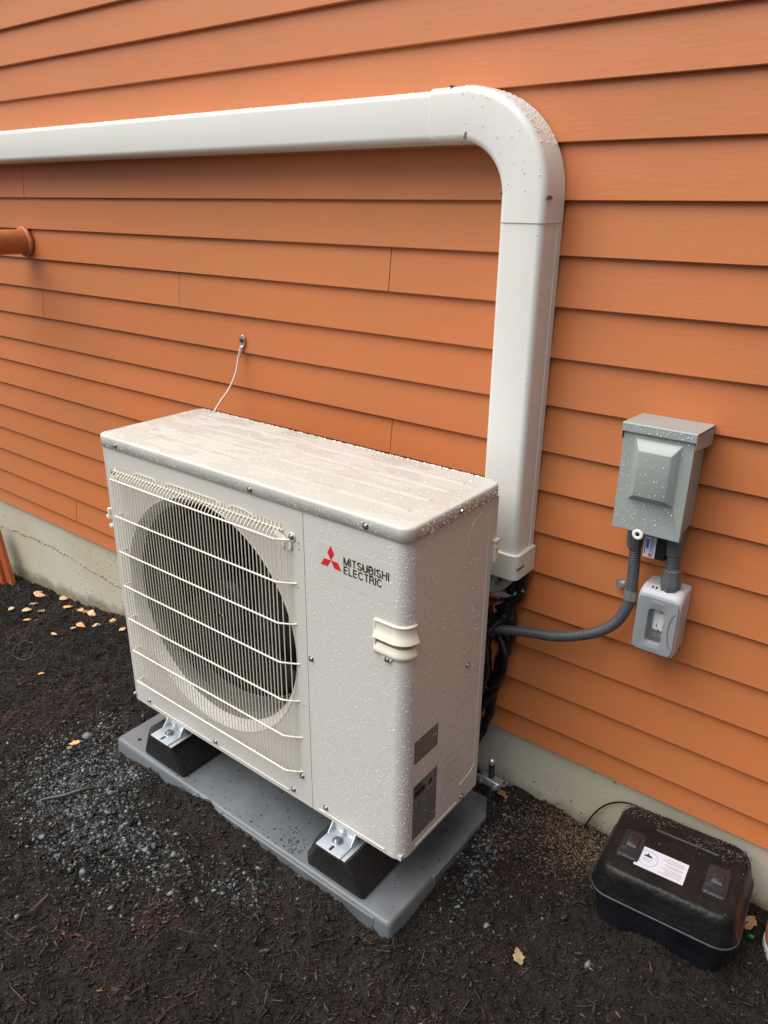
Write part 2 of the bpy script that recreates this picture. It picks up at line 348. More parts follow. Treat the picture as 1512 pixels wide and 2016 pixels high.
def np_mesh(name, V, F):
    me = bpy.data.meshes.new(name); k = F.shape[1]
    me.vertices.add(len(V)); me.vertices.foreach_set('co', V.astype(np.float32).ravel())
    me.loops.add(F.size); me.loops.foreach_set('vertex_index', F.astype(np.int32).ravel())
    me.polygons.add(len(F)); me.polygons.foreach_set('loop_start', np.arange(0, F.size, k, dtype=np.int32))
    me.update(calc_edges=True); me.validate(); return me
me = np_mesh('ground', V, F); me.polygons.foreach_set('use_smooth', [True]*len(me.polygons)); me.materials.append(m_soil)
go = bpy.data.objects.new('ground', me); COL.objects.link(go); tag(go, kind='structure', label='dark wet soil under the bark mulch')

VIS = [(-2.6, .5), (-1.2, -.3), (-.2, -.75), (.35, -1.0), (.9, -.62), (1.5, -.3), (2.1, .1), (2.2, .5)]
def in_poly(x, y, P):
    c = np.zeros(len(x), bool); j = len(P)-1
    for i in range(len(P)):
        xi, yi = P[i]; xj, yj = P[j]
        k = ((yi > y) != (yj > y)) & (x < (xj-xi)*(y-yi)/(yj-yi+1e-12)+xi); c ^= k; j = i
    return c
def scatter(n, x0=-2.6, x1=2.2, y0=-1.0, y1=.497):
    x = RNG.uniform(x0, x1, n); y = RNG.uniform(y0, y1, n); return x, y
def off_pad(x, y, mg=.0): return ~((x > PX0-mg) & (x < PX1+mg) & (y > PY0-mg) & (y < PY1+mg))
def slivers(name, x, y, z, L_, Wd, T, colr, pitch=.35, material=m_chip, yaw=None):
    n = len(x); yaw = RNG.uniform(0, math.pi, n) if yaw is None else yaw; p = RNG.normal(0, pitch, n); rl = RNG.normal(0, .5, n)
    base = np.array([(-1, -1, -1), (1, -.6, -1), (1, .6, -1), (-1, 1, -1), (-1, -.7, 1), (.85, -.5, 1), (.85, .4, 1), (-1, .8, 1)], float)*.5
    B = base[None]*np.stack([L_, Wd, T], 1)[:, None, :]
    B[:, :, 1] += (B[:, :, 0]**2/np.maximum(L_, 1e-4)[:, None])*RNG.normal(0, .5, n)[:, None]
    c, s = np.cos(rl), np.sin(rl); y1 = B[:, :, 1]*c[:, None]-B[:, :, 2]*s[:, None]; z1 = B[:, :, 1]*s[:, None]+B[:, :, 2]*c[:, None]; B[:, :, 1] = y1; B[:, :, 2] = z1
    c, s = np.cos(p), np.sin(p); x1 = B[:, :, 0]*c[:, None]-B[:, :, 2]*s[:, None]; z1 = B[:, :, 0]*s[:, None]+B[:, :, 2]*c[:, None]; B[:, :, 0] = x1; B[:, :, 2] = z1
    c, s = np.cos(yaw), np.sin(yaw); x1 = B[:, :, 0]*c[:, None]-B[:, :, 1]*s[:, None]; y1 = B[:, :, 0]*s[:, None]+B[:, :, 1]*c[:, None]; B[:, :, 0] = x1; B[:, :, 1] = y1
    B += np.stack([x, y, z], 1)[:, None, :]
    f = np.array([(0, 3, 2, 1), (4, 5, 6, 7), (0, 1, 5, 4), (1, 2, 6, 5), (2, 3, 7, 6), (3, 0, 4, 7)])
    F = (f[None]+8*np.arange(n)[:, None, None]).reshape(-1, 4)
    me = np_mesh(name, B.reshape(-1, 3), F); ca = me.color_attributes.new('tint', 'FLOAT_COLOR', 'POINT')
    T4 = np.ones((n, 8, 4)); T4[:, :, :3] = colr[:, None, :]; ca.data.foreach_set('color', T4.astype(np.float32).ravel())
    me.materials.append(material); o = bpy.data.objects.new(name, me); COL.objects.link(o); return o

CASE_C = (1.415, .354); CASE_A = R(4.5)
def off_case(x, y, g=.0):
    dx = x-CASE_C[0]; dy = y-CASE_C[1]; u = dx*math.cos(CASE_A)+dy*math.sin(CASE_A); v = -dx*math.sin(CASE_A)+dy*math.cos(CASE_A)
    return ~((abs(u) < .135+g) & (abs(v) < .105+g))
n = 330000; x, y = scatter(n); k = in_poly(x, y, VIS) & off_pad(x, y, -.001) & off_case(x, y)
x, y = x[k], y[k]; n = len(x); print('chips', n)
red = vnoise(x, y, 4.5, 21)*.6+vnoise(x, y, 13, 22)*.4
u = RNG.random(n); v = RNG.random(n)[:, None]
dark = np.array([.013, .0105, .009])+v*np.array([.032, .026, .022])
redc = np.array([.030, .013, .010])+v*np.array([.060, .024, .017])
tan = np.array([.11, .065, .03])+v*np.array([.16, .10, .05])
grey = np.array([.025, .022, .020])+v*np.array([.035, .031, .028])
dark *= .60*np.array([1.08, .95, .9]); redc *= .95; tan *= .8; grey *= .85
c = dark.copy(); kr = u < .04+.5*(sm(.53, .72, red)); c[kr] = redc[kr]
kt = RNG.random(n) < .006+.02*sm(.6, .75, red); c[kt] = tan[kt]; kg = RNG.random(n) < .16; c[kg] = grey[kg]
Ls = RNG.gamma(1.9, .0036, n)+.0020; Ls = np.minimum(Ls, .05); Wd = Ls*RNG.uniform(.08, .42, n)+.0006; Tt = RNG.uniform(.0006, .0024, n)
fine = RNG.random(n) < .72; Ls[fine] *= .45; Wd[fine] *= .5; c *= (.45+1.1*vnoise(x, y, 20, 31)*vnoise(x, y, 6, 32)*1.6)[:, None]
z = gz(x, y)+RNG.uniform(-.003, .007, n)
nf = 5200; xf, yf = scatter(nf); kf = in_poly(xf, yf, VIS) & off_pad(xf, yf, .004) & off_case(xf, yf, .02); xf, yf = xf[kf], yf[kf]; nf = len(xf)
cf_ = np.array([.012, .010, .009])+RNG.random(nf)[:, None]**2*np.array([.07, .045, .03])
x = np.concatenate([x, xf]); y = np.concatenate([y, yf]); z = np.concatenate([z, gz(xf, yf)+RNG.uniform(.002, .009, nf)]); Ls = np.concatenate([Ls, RNG.uniform(.018, .060, nf)]); Wd = np.concatenate([Wd, RNG.uniform(.0006, .0022, nf)]); Tt = np.concatenate([Tt, RNG.uniform(.0006, .0014, nf)]); c = np.concatenate([c, cf_])
mo = slivers('mulch', x, y, z, Ls, Wd, Tt, c); tag(mo, 'dark wet shredded bark mulch over the bed', 'mulch', kind='stuff')

# crushed blue-grey stone
def stones(name, x, y, r, zoff, tint, material=m_stone):
    t = (1+5**.5)/2
    base = np.array([(-1, t, 0), (1, t, 0), (-1, -t, 0), (1, -t, 0), (0, -1, t), (0, 1, t), (0, -1, -t), (0, 1, -t), (t, 0, -1), (t, 0, 1), (-t, 0, -1), (-t, 0, 1)], float); base /= np.linalg.norm(base[0])
    f = np.array([(0, 11, 5), (0, 5, 1), (0, 1, 7), (0, 7, 10), (0, 10, 11), (1, 5, 9), (5, 11, 4), (11, 10, 2), (10, 7, 6), (7, 1, 8), (3, 9, 4), (3, 4, 2), (3, 2, 6), (3, 6, 8), (3, 8, 9), (4, 9, 5), (2, 4, 11), (6, 2, 10), (8, 6, 7), (9, 8, 1)])
    n = len(x); B = base[None]*(1+RNG.uniform(-.5, .38, (n, 12, 1))); B = B*np.stack([RNG.uniform(.8, 1.5, n), RNG.uniform(.6, 1.1, n), RNG.uniform(.45, .85, n)], 1)[:, None]*r[:, None, None]
    a = RNG.uniform(0, 6.28, n); cc, s = np.cos(a)[:, None], np.sin(a)[:, None]; x1 = B[:, :, 0]*cc-B[:, :, 1]*s; y1 = B[:, :, 0]*s+B[:, :, 1]*cc; B[:, :, 0] = x1; B[:, :, 1] = y1
    B += np.stack([x, y, gz(x, y)+zoff], 1)[:, None]
    F = (f[None]+12*np.arange(n)[:, None, None]).reshape(-1, 3)
    me = np_mesh(name, B.reshape(-1, 3), F); ca = me.color_attributes.new('tint', 'FLOAT_COLOR', 'POINT')
    T4 = np.ones((n, 12, 4)); T4[:, :, :3] = tint[:, None]; ca.data.foreach_set('color', T4.astype(np.float32).ravel())
    me.materials.append(material); o = bpy.data.objects.new(name, me); COL.objects.link(o); return o
def stone_tint(n):
    v = RNG.random(n)[:, None]; c = np.array([.030, .036, .038])+v**2*np.array([.13, .155, .16]); k = RNG.random(n) < .04; c[k] = np.array([.20, .21, .20])+v[k]*.14; return c
gx, gy, gr = [], [], []
def blob(cx, cy, sx, sy, n, r0, r1, rot=0):
    a = RNG.normal(0, sx, n); b = RNG.normal(0, sy, n); gx.append(cx+a*math.cos(rot)-b*math.sin(rot)); gy.append(cy+a*math.sin(rot)+b*math.cos(rot)); gr.append((r0+(r1-r0)*RNG.random(n)**3)*.82)
blob(-.02, -.22, .14, .085, 3600, .0020, .0080, -.35); blob(.12, -.24, .15, .06, 2400, .0020, .0085, -.3); blob(-.13, -.06, .09, .035, 420, .0025, .008, -1.0)
blob(.05, -.10, .05, .03, 500, .002, .008); blob(.30, -.22, .07, .03, 420, .002, .009)
blob(.50, -.20, .10, .05, 300, .002, .008, .4); blob(.60, -.16, .06, .03, 160, .002, .008)
blob(1.0, .30, .022, .07, 420, .002, .007, .1); blob(1.01, .19, .03, .05, 240, .002, .0075); blob(.99, .42, .03, .03, 180, .002, .006); blob(1.06, .10, .07, .07, 90, .002, .006)
blob(.4, -.3, .5, .22, 420, .0015, .005); blob(1.25, .2, .25, .15, 160, .0015, .005); blob(-.8, .15, .4, .15, 200, .0015, .0045)
gx = np.concatenate(gx); gy = np.concatenate(gy); gr = np.concatenate(gr); k = off_pad(gx, gy, .003) & (gy < .49) & off_case(gx, gy, .02); gx, gy, gr = gx[k], gy[k], gr[k]
g = stones('gravel', gx, gy, gr, gr*-.05+.0010, stone_tint(len(gx))); tag(g, 'blue-grey crushed gravel scattered over the mulch', 'gravel', kind='stuff')
# the larger stones one can pick out
for (sx, sy, r, lab) in [(-.168, -.068, .013, 'pale grey stone at the left corner of the pad, largest stone above the gravel patch'), (.097, -.363, .009, 'grey stone at the front left of the gravel patch'),
        (.400, -.190, .013, 'blue-grey stone among the gravel halfway along the front of the pad'), (.272, -.361, .010, 'small pale stone on the dark mulch in front of the gravel patch'),
        (.489, -.269, .010, 'lone pale stone in the mulch ahead of the middle of the pad'), (.415, -.377, .008, 'tiny pale stone in the mulch far ahead of the pad'),
        (1.112, .105, .010, 'white stone in the mulch right of the front corner of the pad'), (1.329, .145, .011, 'grey stone in the mulch in front of the black case'),
        (.277, -.524, .008, 'small white stone near the bottom left corner of the picture')]:
    o = stones('stone', np.array([sx]), np.array([sy]), np.array([r]), .006, np.array([[.13, .15, .155]])); c0 = Vector((sx, sy, float(gz(sx, sy))))
    for vv in o.data.vertices: vv.co -= c0
    o.location = c0; tag(o, lab, 'stone')

# pale sawdust spilled at the foot of the wall, and dirt crumbs lying on the case
n = 11000; x = RNG.normal(1.175, .085, n); y = RNG.normal(.472, .05, n)-.10*RNG.random(n)**3; k = (y < .497) & off_case(x, y, .012); x, y = x[k], y[k]; n = len(x)
v = RNG.random(n)[:, None]; c = np.array([.15, .10, .052])+v*np.array([.30, .22, .13]); kk = RNG.random(n) < .38; c[kk] = np.array([.025, .018, .013])
so = slivers('sawdust', x, y, gz(x, y)+RNG.uniform(.0005, .007, n), RNG.gamma(1.6, .0010, n)+.0009, RNG.uniform(.0006, .0022, n), RNG.uniform(.0005, .0015, n), c, material=m_dust)
tag(so, 'pale tan sawdust spilled on the mulch beside the black case', 'sawdust', kind='stuff')
n = 1500; u_ = RNG.uniform(-.135, .135, n); v_ = RNG.normal(.086, .026, n); k = (v_ < .106) & ((np.abs(u_)-.10)/.036+(v_-.075)/.034 < 1.25) & (vnoise(u_+3, v_, 45, 77) > .42+.12*(v_ < .06)); u_, v_ = u_[k], v_[k]; n = len(u_)
k2 = RNG.random(n) < .93; v_ = np.where(k2, v_, RNG.uniform(-.1, .1, n))
k = ~((u_ > -.082) & (u_ < .045) & (v_ < -.0) & (v_ > -.09)); u_, v_ = u_[k], v_[k]; n = len(u_); ztop = np.where(np.abs(v_) < .100, .0315, .0315-(np.abs(v_)-.100)*.8); x = CASE_C[0]+u_*math.cos(CASE_A)-v_*math.sin(CASE_A); y = CASE_C[1]+u_*math.sin(CASE_A)+v_*math.cos(CASE_A)
vv = RNG.random(n)[:, None]; c = np.array([.05, .036, .024])+vv**2*np.array([.16, .12, .08]); kk = RNG.random(n) < .5; c[kk] = np.array([.03, .02, .017])
so = slivers('dirt_crumbs', x, y, ztop+RNG.uniform(0, .002, n), RNG.gamma(1.6, .0012, n)+.0012, RNG.uniform(.0008, .0026, n), RNG.uniform(.0005, .0018, n), c, material=m_dust, pitch=.25)
tag(so, 'tan wood crumbs and dirt lying along the rear of the case lid', 'dirt', kind='stuff')

# ------------------------------------------------------------------ house wall
WY = .485
wall = empty('house_wall', (0, .5, -.2), 'terracotta orange lap siding wall on a pale concrete footing', 'wall')
rows = [3.218, 3.118, 3.018, 2.918, 2.818, 2.718, 2.618, 2.518, 2.418, 2.318, 2.218, 2.118, 2.018, 1.918, 1.818, 1.718, 1.619, 1.524, 1.423, 1.320, 1.218, 1.118, 1.015, .912, .810, .718, .6155, .515, .411, .309, .204, .103, .039]
joints = {1.320: [-1.072], 1.118: [.526], 1.015: [-.27], .912: [-1.066], .718: [.536], .103: [-1.058], 1.524: [1.9], .411: [2.0], .309: [-1.9]}
b = MB(); tn = []
for i in range(1, len(rows)):
    z0, z1 = rows[i], rows[i-1]; js = joints.get(rows[i], []); ed = [-6.0]+js+[5.0]
    for k in range(len(ed)-1):
        xa, xb = ed[k]+(.0011 if k else 0), ed[k+1]-(.0011 if k < len(ed)-2 else 0)
        nseg = max(2, int((xb-xa)/.12)); t = random.uniform(.955, 1.03); tcol = (t, t*random.uniform(.985, 1.015), t*random.uniform(.97, 1.03)); rings = []
        for q in range(nseg+1):
            xx = xa+(xb-xa)*q/nseg; wv = mnoise.noise((xx*1.3, i*3.1, k))*.0012; wy = mnoise.noise((xx*.8, i*7.7, 5+k))*.0010
            rings.append([(xx, WY+.0012+wy, z0+wv), (xx, WY+wy, z0+.0014+wv), (xx, WY+.0118+wy*.3, z1+.002), (xx, .4985, z1+.018), (xx, .5045, z1+.018), (xx, WY+.0115+wy*.3, z0+wv)])
        k0 = len(b.v); b.loft(rings); tn += [tcol]*(len(b.v)-k0)
b.build('siding', m_siding, wall, smooth=25, tints=np.array(tn))
b = MB(); b.box(-6, 5, .506, .52, .03, 3.2); b.build('sheathing', m_dark, wall)
b = MB(); rings = []
for q in range(221):
    xx = -6+11*q/220; rings.append([(xx, .5+mnoise.noise((xx*2, 0, 0))*.0015, -.9), (xx, .5+mnoise.noise((xx*2, 0, 1))*.001, .045), (xx, .75, .045), (xx, .75, -.9)])
b.loft(rings); b.build('foundation', m_conc, wall, smooth=0)
# rough ridge of grout left by the form boards
b = MB(); rings = []; px = np.arange(-2.6, -.1, .006)
pz = np.interp(px, [-2.6, -1.79, -1.51, -1.34, -1.14, -.96, -.87, -.1], [-.15, -.119, -.097, -.093, -.107, -.121, -.128, -.16])
for xx, zz in zip(px, pz):
    h = .0025+.011*abs(mnoise.noise((xx*24, 2, 0)))+.006*abs(mnoise.noise((xx*110, 7, 0))); d = max(.0012, .0008+.008*abs(mnoise.noise((xx*40, 5, 1)))+.003*mnoise.noise((xx*120, 1, 1))); zz += mnoise.noise((xx*12, 0, 9))*.007+mnoise.noise((xx*70, 3, 9))*.004
    rings.append([(xx, .502, zz-h), (xx, .5-d*.6, zz-h*.7), (xx, .5-d, zz+h*.1), (xx, .5-d*.5, zz+h*.8), (xx, .502, zz+h)])
b.loft(rings); b.build('grout_ridge', m_ridge, wall, smooth=0)

# ------------------------------------------------------------------ line-set duct on the wall
duct = empty('line_set_duct', (.908, WY, .525), 'white plastic line cover running along the wall and down behind the unit', 'pipe cover')
def prof(w, d, r, seg=5, lip=0):
    p = [(-w/2, 0.)]
    if lip: p += [(-w/2, .018), (-w/2+lip, .0185), (-w/2+lip, .021)]
    for k in range(seg+1):
        a = R(180-90*k/seg); p.append((-w/2+lip+r+r*math.cos(a), d-r+r*math.sin(a)))
    for k in range(seg+1):
        a = R(90-90*k/seg); p.append((w/2-lip-r+r*math.cos(a), d-r+r*math.sin(a)))
    if lip: p += [(w/2-lip, .021), (w/2-lip, .0185), (w/2, .018)]
    p.append((w/2, 0.)); return p
def sweep(path, P):      # path in the wall plane (x,z,nx,nz)
    return [[(x+nx_*q[0], WY-q[1], z+nz_*q[0]) for q in P] for (x, z, nx_, nz_) in path]
cx0, cz0 = .760, 1.325
b = MB(); b.loft(sweep([(-6+i*.336, 1.4735, 0, 1) for i in range(21)], prof(.094, .083, .013, lip=.0012))); b.build('horizontal_duct', m_duct, duct, smooth=50)
b = MB(); b.loft(sweep([(.9085, 1.29, 1, 0), (.9085, .575, 1, 0)], prof(.0985, .083, .013, lip=.0014))); b.build('vertical_duct', m_duct, duct, smooth=50)
Rm = .1495; path = [(.69, cz0+Rm, 0, 1)]+[(cx0+Rm*math.sin(a), cz0+Rm*math.cos(a), math.sin(a), math.cos(a)) for a in [R(90*k/28) for k in range(29)]]+[(cx0+Rm, 1.279, 1, 0)]
b = MB(); b.loft(sweep(path, prof(.0975, .0848, .0140))); b.build('elbow_cover', m_elbow, duct, smooth=50, bevel=.0008)
b = MB(); b.loft(sweep([(.9095, .583, 1, 0), (.9095, .560, 1, 0), (.9095, .522, 1, 0)], prof(.112, .090, .017)))
b.build('end_collar', m_ductend, duct, smooth=50, bevel=.001)
def slot(P0, P1, r, n):      # short recessed clip slot
    P0, P1, n = Vector(P0), Vector(P1), Vector(n); d = (P1-P0).normalized(); s = d.cross(n); ring = []
    for k in range(8): a = R(-90+180*k/7); ring.append(P1+d*r*math.cos(a)+s*r*math.sin(a))
    for k in range(8): a = R(90+180*k/7); ring.append(P0+d*r*math.cos(a)+s*r*math.sin(a))
    return [[p-n*.002 for p in ring], [p+n*.0006 for p in ring]]
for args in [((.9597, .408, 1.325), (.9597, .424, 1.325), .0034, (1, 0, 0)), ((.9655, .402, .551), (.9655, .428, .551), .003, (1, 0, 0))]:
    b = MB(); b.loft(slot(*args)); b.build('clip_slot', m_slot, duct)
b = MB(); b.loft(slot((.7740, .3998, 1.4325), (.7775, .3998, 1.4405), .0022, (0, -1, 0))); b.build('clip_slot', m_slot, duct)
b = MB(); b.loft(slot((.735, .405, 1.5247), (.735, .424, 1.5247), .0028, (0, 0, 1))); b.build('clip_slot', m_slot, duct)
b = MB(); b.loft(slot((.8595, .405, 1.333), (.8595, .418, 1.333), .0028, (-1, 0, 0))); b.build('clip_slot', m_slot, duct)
b = MB()
for k in range(120):
    zz = RNG.uniform(.6, 1.5); x0_ = RNG.uniform(.868, .95); y0_ = WY-.083
    if zz > 1.28: y0_ = WY-.086; a_ = RNG.uniform(0, 1.5); rr_ = RNG.uniform(.11, .19); x0_ = cx0+rr_*math.sin(a_); zz = cz0+rr_*math.cos(a_)
    r = RNG.uniform(.0006, .0015); b.tube([(x0_, y0_+.0004, zz), (x0_, y0_-r*.4, zz), (x0_, y0_-r*.75, zz)], [r, r*.8, r*.2], 6)
for k in range(700):
    if k < 420: x0_ = RNG.uniform(-1.4, .7); z0_ = 1.5200; p = (x0_, RNG.uniform(.41, .48))
    else:
        a_ = R(RNG.uniform(0, 62)); x0_ = cx0+.1993*math.sin(a_); z0_ = cz0+.1993*math.cos(a_); p = (x0_, RNG.uniform(.41, .48))
    r = RNG.uniform(.0006, .0016); b.tube([(p[0], p[1], z0_-.0006), (p[0], p[1], z0_+r*.5), (p[0], p[1], z0_+r*.9)], [r, r*.8, r*.15], 6)
b.build('water_drops', m_drop, duct, kind='stuff')

# grey hoses and black taped lines coming out of the duct behind the unit
t = empty('refrigerant_lines', (.91, .43, .10), 'bundle of grey hoses and glossy black taped lines below the white duct', 'pipes')
for pts, r, mt_ in [([(.942, .425, .56), (.938, .425, .520), (.918, .420, .490), (.885, .412, .470), (.84, .40, .455)], .0115, m_hose), ([(.903, .418, .56), (.900, .418, .515), (.888, .410, .480), (.868, .39, .44), (.85, .37, .38)], .0105, m_hose),
        ([(.955, .462, .475), (.930, .452, .458), (.900, .44, .452), (.86, .42, .46)], .008, m_hose)]:
    b = MB(); b.tube(smooth_path(pts), r, 14); b.build('hose', mt_, t)
def wob(pts, a=.004):
    return [Vector(p)+Vector((mnoise.noise(Vector(p)*40), mnoise.noise(Vector(p)*40+Vector((5, 0, 0))), 0))*a for p in smooth_path(pts, 10)]
for pts, r in [([(.915, .465, .56), (.925, .463, .47), (.915, .455, .40), (.88, .42, .33), (.885, .42, .24), (.86, .40, .15), (.83, .36, .08)], .021), ([(.90, .46, .56), (.905, .465, .46), (.93, .46, .36), (.915, .455, .27), (.90, .45, .18), (.86, .42, .10)], .017),
        ([(.94, .465, .56), (.945, .465, .47), (.925, .455, .43), (.90, .45, .41)], .016), ([(.905, .44, .35), (.93, .44, .30), (.925, .44, .235), (.895, .43, .19), (.87, .40, .20)], .010), ([(.88, .43, .42), (.90, .435, .37), (.93, .445, .345), (.905, .44, .33)], .009),
        ([(.89, .45, .22), (.90, .45, .14), (.885, .44, .05), (.86, .42, -.02)], .012)]:
    P = wob(pts); rr = [r*(1+.035*math.sin(i*1.9)) for i in range(len(P))]
    b = MB(); b.tube(P, rr, 14); b.build('taped_line', m_tape, t)

# ------------------------------------------------------------------ outdoor unit
UW, UD, UH = .95, .305, .752
unit = empty('heat_pump_unit', (.475, .16, -.035), 'cream outdoor heat pump with wire fan grille, beaded with rain, on black rubber blocks', 'heat pump')
# left front panel with round opening and bell mouth
FX0, FX1, FZ0, FZ1 = .0175, .6915, .0, .751; FC = (.362, .390); FR = .300
b = MB(); nseg = 120; ang = [2*math.pi*k/nseg for k in range(nseg)]
for (cx_, cz_) in ((FX0, FZ0), (FX1, FZ0), (FX1, FZ1), (FX0, FZ1)):
    a = math.atan2(cz_-FC[1], cx_-FC[0]) % (2*math.pi); j = min(range(len(ang)), key=lambda q: abs(ang[q]-a)); ang[j] = a
def rayrect(a):
    c_, s_ = math.cos(a), math.sin(a); ts = []
    if abs(c_) > 1e-9: ts += [((FX1 if c_ > 0 else FX0)-FC[0])/c_]
    if abs(s_) > 1e-9: ts += [((FZ1 if s_ > 0 else FZ0)-FC[1])/s_]
    t_ = min(x for x in ts if x > 0); return (FC[0]+c_*t_, FC[1]+s_*t_)
def ringc(r, y): return [(FC[0]+r*math.cos(a), y, FC[1]+r*math.sin(a)) for a in ang]
outer = [(*rayrect(a),) for a in ang]
rings = [[(p[0], .010, p[1]) for p in outer], [(p[0], .0, p[1]) for p in outer], ringc(FR, 0)]
b.loft(rings, False, False)
fp = b.build('front_panel', m_paint, unit, smooth=25)
b = MB(); b.loft([ringc(r, y) for r, y in ((.3012, .0), (.2995, -.0012), (.297, .0005), (.291, .006), (.284, .014), (.279, .022))], False, False)
b.build('bell_mouth', m_paint, unit, smooth=60)
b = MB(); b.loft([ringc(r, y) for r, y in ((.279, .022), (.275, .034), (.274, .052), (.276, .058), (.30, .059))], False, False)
b.build('shroud', mat('shade_toned_shroud', (.17, .16, .155), .5), unit, smooth=60)  # inner wall darker than the casing paint: shade of the opening put into its colour
# wrap-round panels
def arcp(cx_, cy_, r, a0, a1, n_=7): return [(cx_+r*math.cos(R(a0+(a1-a0)*k/n_)), cy_+r*math.sin(R(a0+(a1-a0)*k/n_))) for k in range(n_+1)]
b = MB(); b.loft(ribbon([(.6930, 0)]+arcp(UW-.028, .028, .028, -90, 0)+[(UW, UD)], .0015, .0, UH-.001)); right = b.build('side_panel', m_panel, unit, smooth=40)
b = MB(); b.loft(ribbon([(0, UD)]+arcp(.016, .016, .016, 180, 270, 5)+[(.0165, 0)], .0015, .0, UH-.001)); left = b.build('corner_panel', m_paint, unit, smooth=40)
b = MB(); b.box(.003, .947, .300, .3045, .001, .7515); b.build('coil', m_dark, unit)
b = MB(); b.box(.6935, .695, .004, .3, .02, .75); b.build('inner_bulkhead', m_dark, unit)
# base pan and its stamped beads
b = MB(); b.box(.004, UW-.004, .004, UD-.004, -.0005, .012); b.build('base_pan', m_paint, unit)
for (x0_, x1_) in ((.088, .335), (.368, .615)):
    b = MB(); b.box(x0_, x1_, -.0022, .001, .0105, .0135); b.build('stamped_bead', m_paint, unit, bevel=.0008)
b = MB(); b.box(.712, .905, -.0022, .001, .009, .0125); b.build('stamped_bead', m_paint, unit, bevel=.0008)
b = MB(); b.box(UW-.001, UW+.0022, .05, .215, .006, .0125); b.build('stamped_bead', m_paint, unit, bevel=.0008)
b = MB(); b.tube(smooth_path([(UW, .302-.0155, .725), (UW, .302-.0155, .4), (UW, .2865, .10), (UW, .283, .075), (UW, .268, .062), (UW, .225, .0545)], 8), .0016, 8); b.build('stamped_bead', m_paint, unit)
b = MB(); b.tube(smooth_path([(UW, .208, .665), (UW, .210, .700), (UW, .225, .722), (UW, .262, .735)], 8), .0011, 8); b.build('stamped_bead', m_paint, unit)
# lid: rounded plan, folded edge, shallow ribs
b = MB(); lw, ld = UW+.009, .329; lc = (UW/2, .1605)
def lr(i, z): return [(p[0], p[1], z) for p in rrect(lw-2*i, ld-2*i, max(.026-i, .004), 7, lc[0], lc[1])]
b.loft([lr(.0016, UH), lr(0, UH+.001), lr(0, .7755), lr(.0009, .7788), lr(.003, .7810), lr(.0062, .7820)]); lid = b.build('lid', m_lid, unit, smooth=60)
for yy in (.072, .140, .205, .262):
    b = MB(); b.loft([[(x_, yy+dy, zz) for (dy, zz) in ((-.010, .7818), (-.004, .7829), (.004, .7829), (.010, .7818))] for x_ in (.06, .075, .885, .90)]); b.build('lid_rib', m_lid, unit, smooth=60)
b = MB(); b.loft([[(p[0]+.052, p[1]+.092, z) for p in rrect(.056, .045, .004, 3)] for z in (.7815, .7826)]); b.build('lid_label', mat('faint_lid_label', (.55, .53, .44), .35), unit)
# rear cover strip with the second grip
b = MB(); b.box(.60, UW-.001, UD, .3235, .600, .7515); rc = b.build('rear_cover', m_paint, unit, bevel=.002)
b = MB(); b.box(UW-.002, UW+.006, .3085, .3225, .600, .652); b.box(UW-.002, UW+.0085, .306, .325, .648, .655); b.box(UW-.002, UW+.008, .308, .324, .634, .640)
b.build('rear_grip', m_handle, unit, bevel=.002)
# fan
fan = empty('fan', (FC[0], .07, FC[1]), None, None); fan.parent = unit; fan.location = Vector((FC[0], .07, FC[1]))-WORLD['heat_pump_unit']
b = MB(); b.tube([(FC[0], .060, FC[1]), (FC[0], .064, FC[1]), (FC[0], .078, FC[1]), (FC[0], .11, FC[1])], [.03, .055, .068, .07], 32); b.build('hub', m_fan, fan)
for k in range(3):
    b = MB(); rows_ = []
    for i in range(11):
        r = .062+.2*i/10; row = []
        for j in range(9):
            s_ = (j/8-.5); a = R(20+120*k)+s_*R(86+8*math.sin(i*.3))+.35*(i/10)**2; y_ = .105+s_*.055*(1-.25*i/10); row.append((FC[0]+r*math.cos(a), y_, FC[1]+r*math.sin(a)))
        rows_.append(row)
    b.loft(rows_, False, False, closed=False); o = b.build('blade', m_fan, fan, smooth=60); md = o.modifiers.new('solid', 'SOLIDIFY'); md.thickness = .003
# wire grille
b = MB(); wires = MB(); zb = [.092+.098*k for k in range(7)]; gy_ = -.021
for k, zz in enumerate(zb):
    P = [(.0575, .0005, zz), (.0575, gy_*.5, zz), (.0605, gy_, zz), (.628, gy_, zz), (.650, gy_*.45, zz), (.668 if k in (1, 3, 5) else .664, .0008, zz)]
    b.tube(P, .0021, 8)
b.tube([(.050, -.0022, .695), (.636, -.0022, .695)], .0018, 8)
nw = 50
for k in range(nw+1):
    x_ = .0625+(.628-.0625)*k/nw; x_ += 0.0
    b.tube([(x_, gy_+.002, .090), (x_, gy_+.0017, zb[-1]-.002), (x_, gy_+.001, zb[-1]+.004), (x_, gy_+.008, zb[-1]+.013), (x_, -.0035, zb[-1]+.0175), (x_, -.0018, zb[-1]+.0285)], .00125, 5)
for x_, yy in ((.639, -.015), (.651, -.009)): b.tube([(x_, yy, .090), (x_, yy, zb[-1]+.001)], .00125, 5)
b.tube([(.13, -.002, .703), (.145, -.002, .7085), (.21, -.002, .7085), (.225, -.002, .703)], .0009, 5); b.tube([(.25, -.002, .703), (.27, -.002, .7105), (.43, -.002, .7105), (.45, -.002, .703)], .0009, 5); b.tube([(.47, -.002, .703), (.485, -.002, .711), (.525, -.002, .711), (.555, -.002, .703)], .0009, 5)
b.build('fan_grille', m_ivory, unit, smooth=60)
b = MB()
for (x_, z_, w_, h_) in ((.661, .686, .016, .020),):
    b.loft([[(p[0]+x_, y_, p[1]+z_) for p in rrect(w_, h_, .0078, 4)] for y_ in (.0, -.003)])
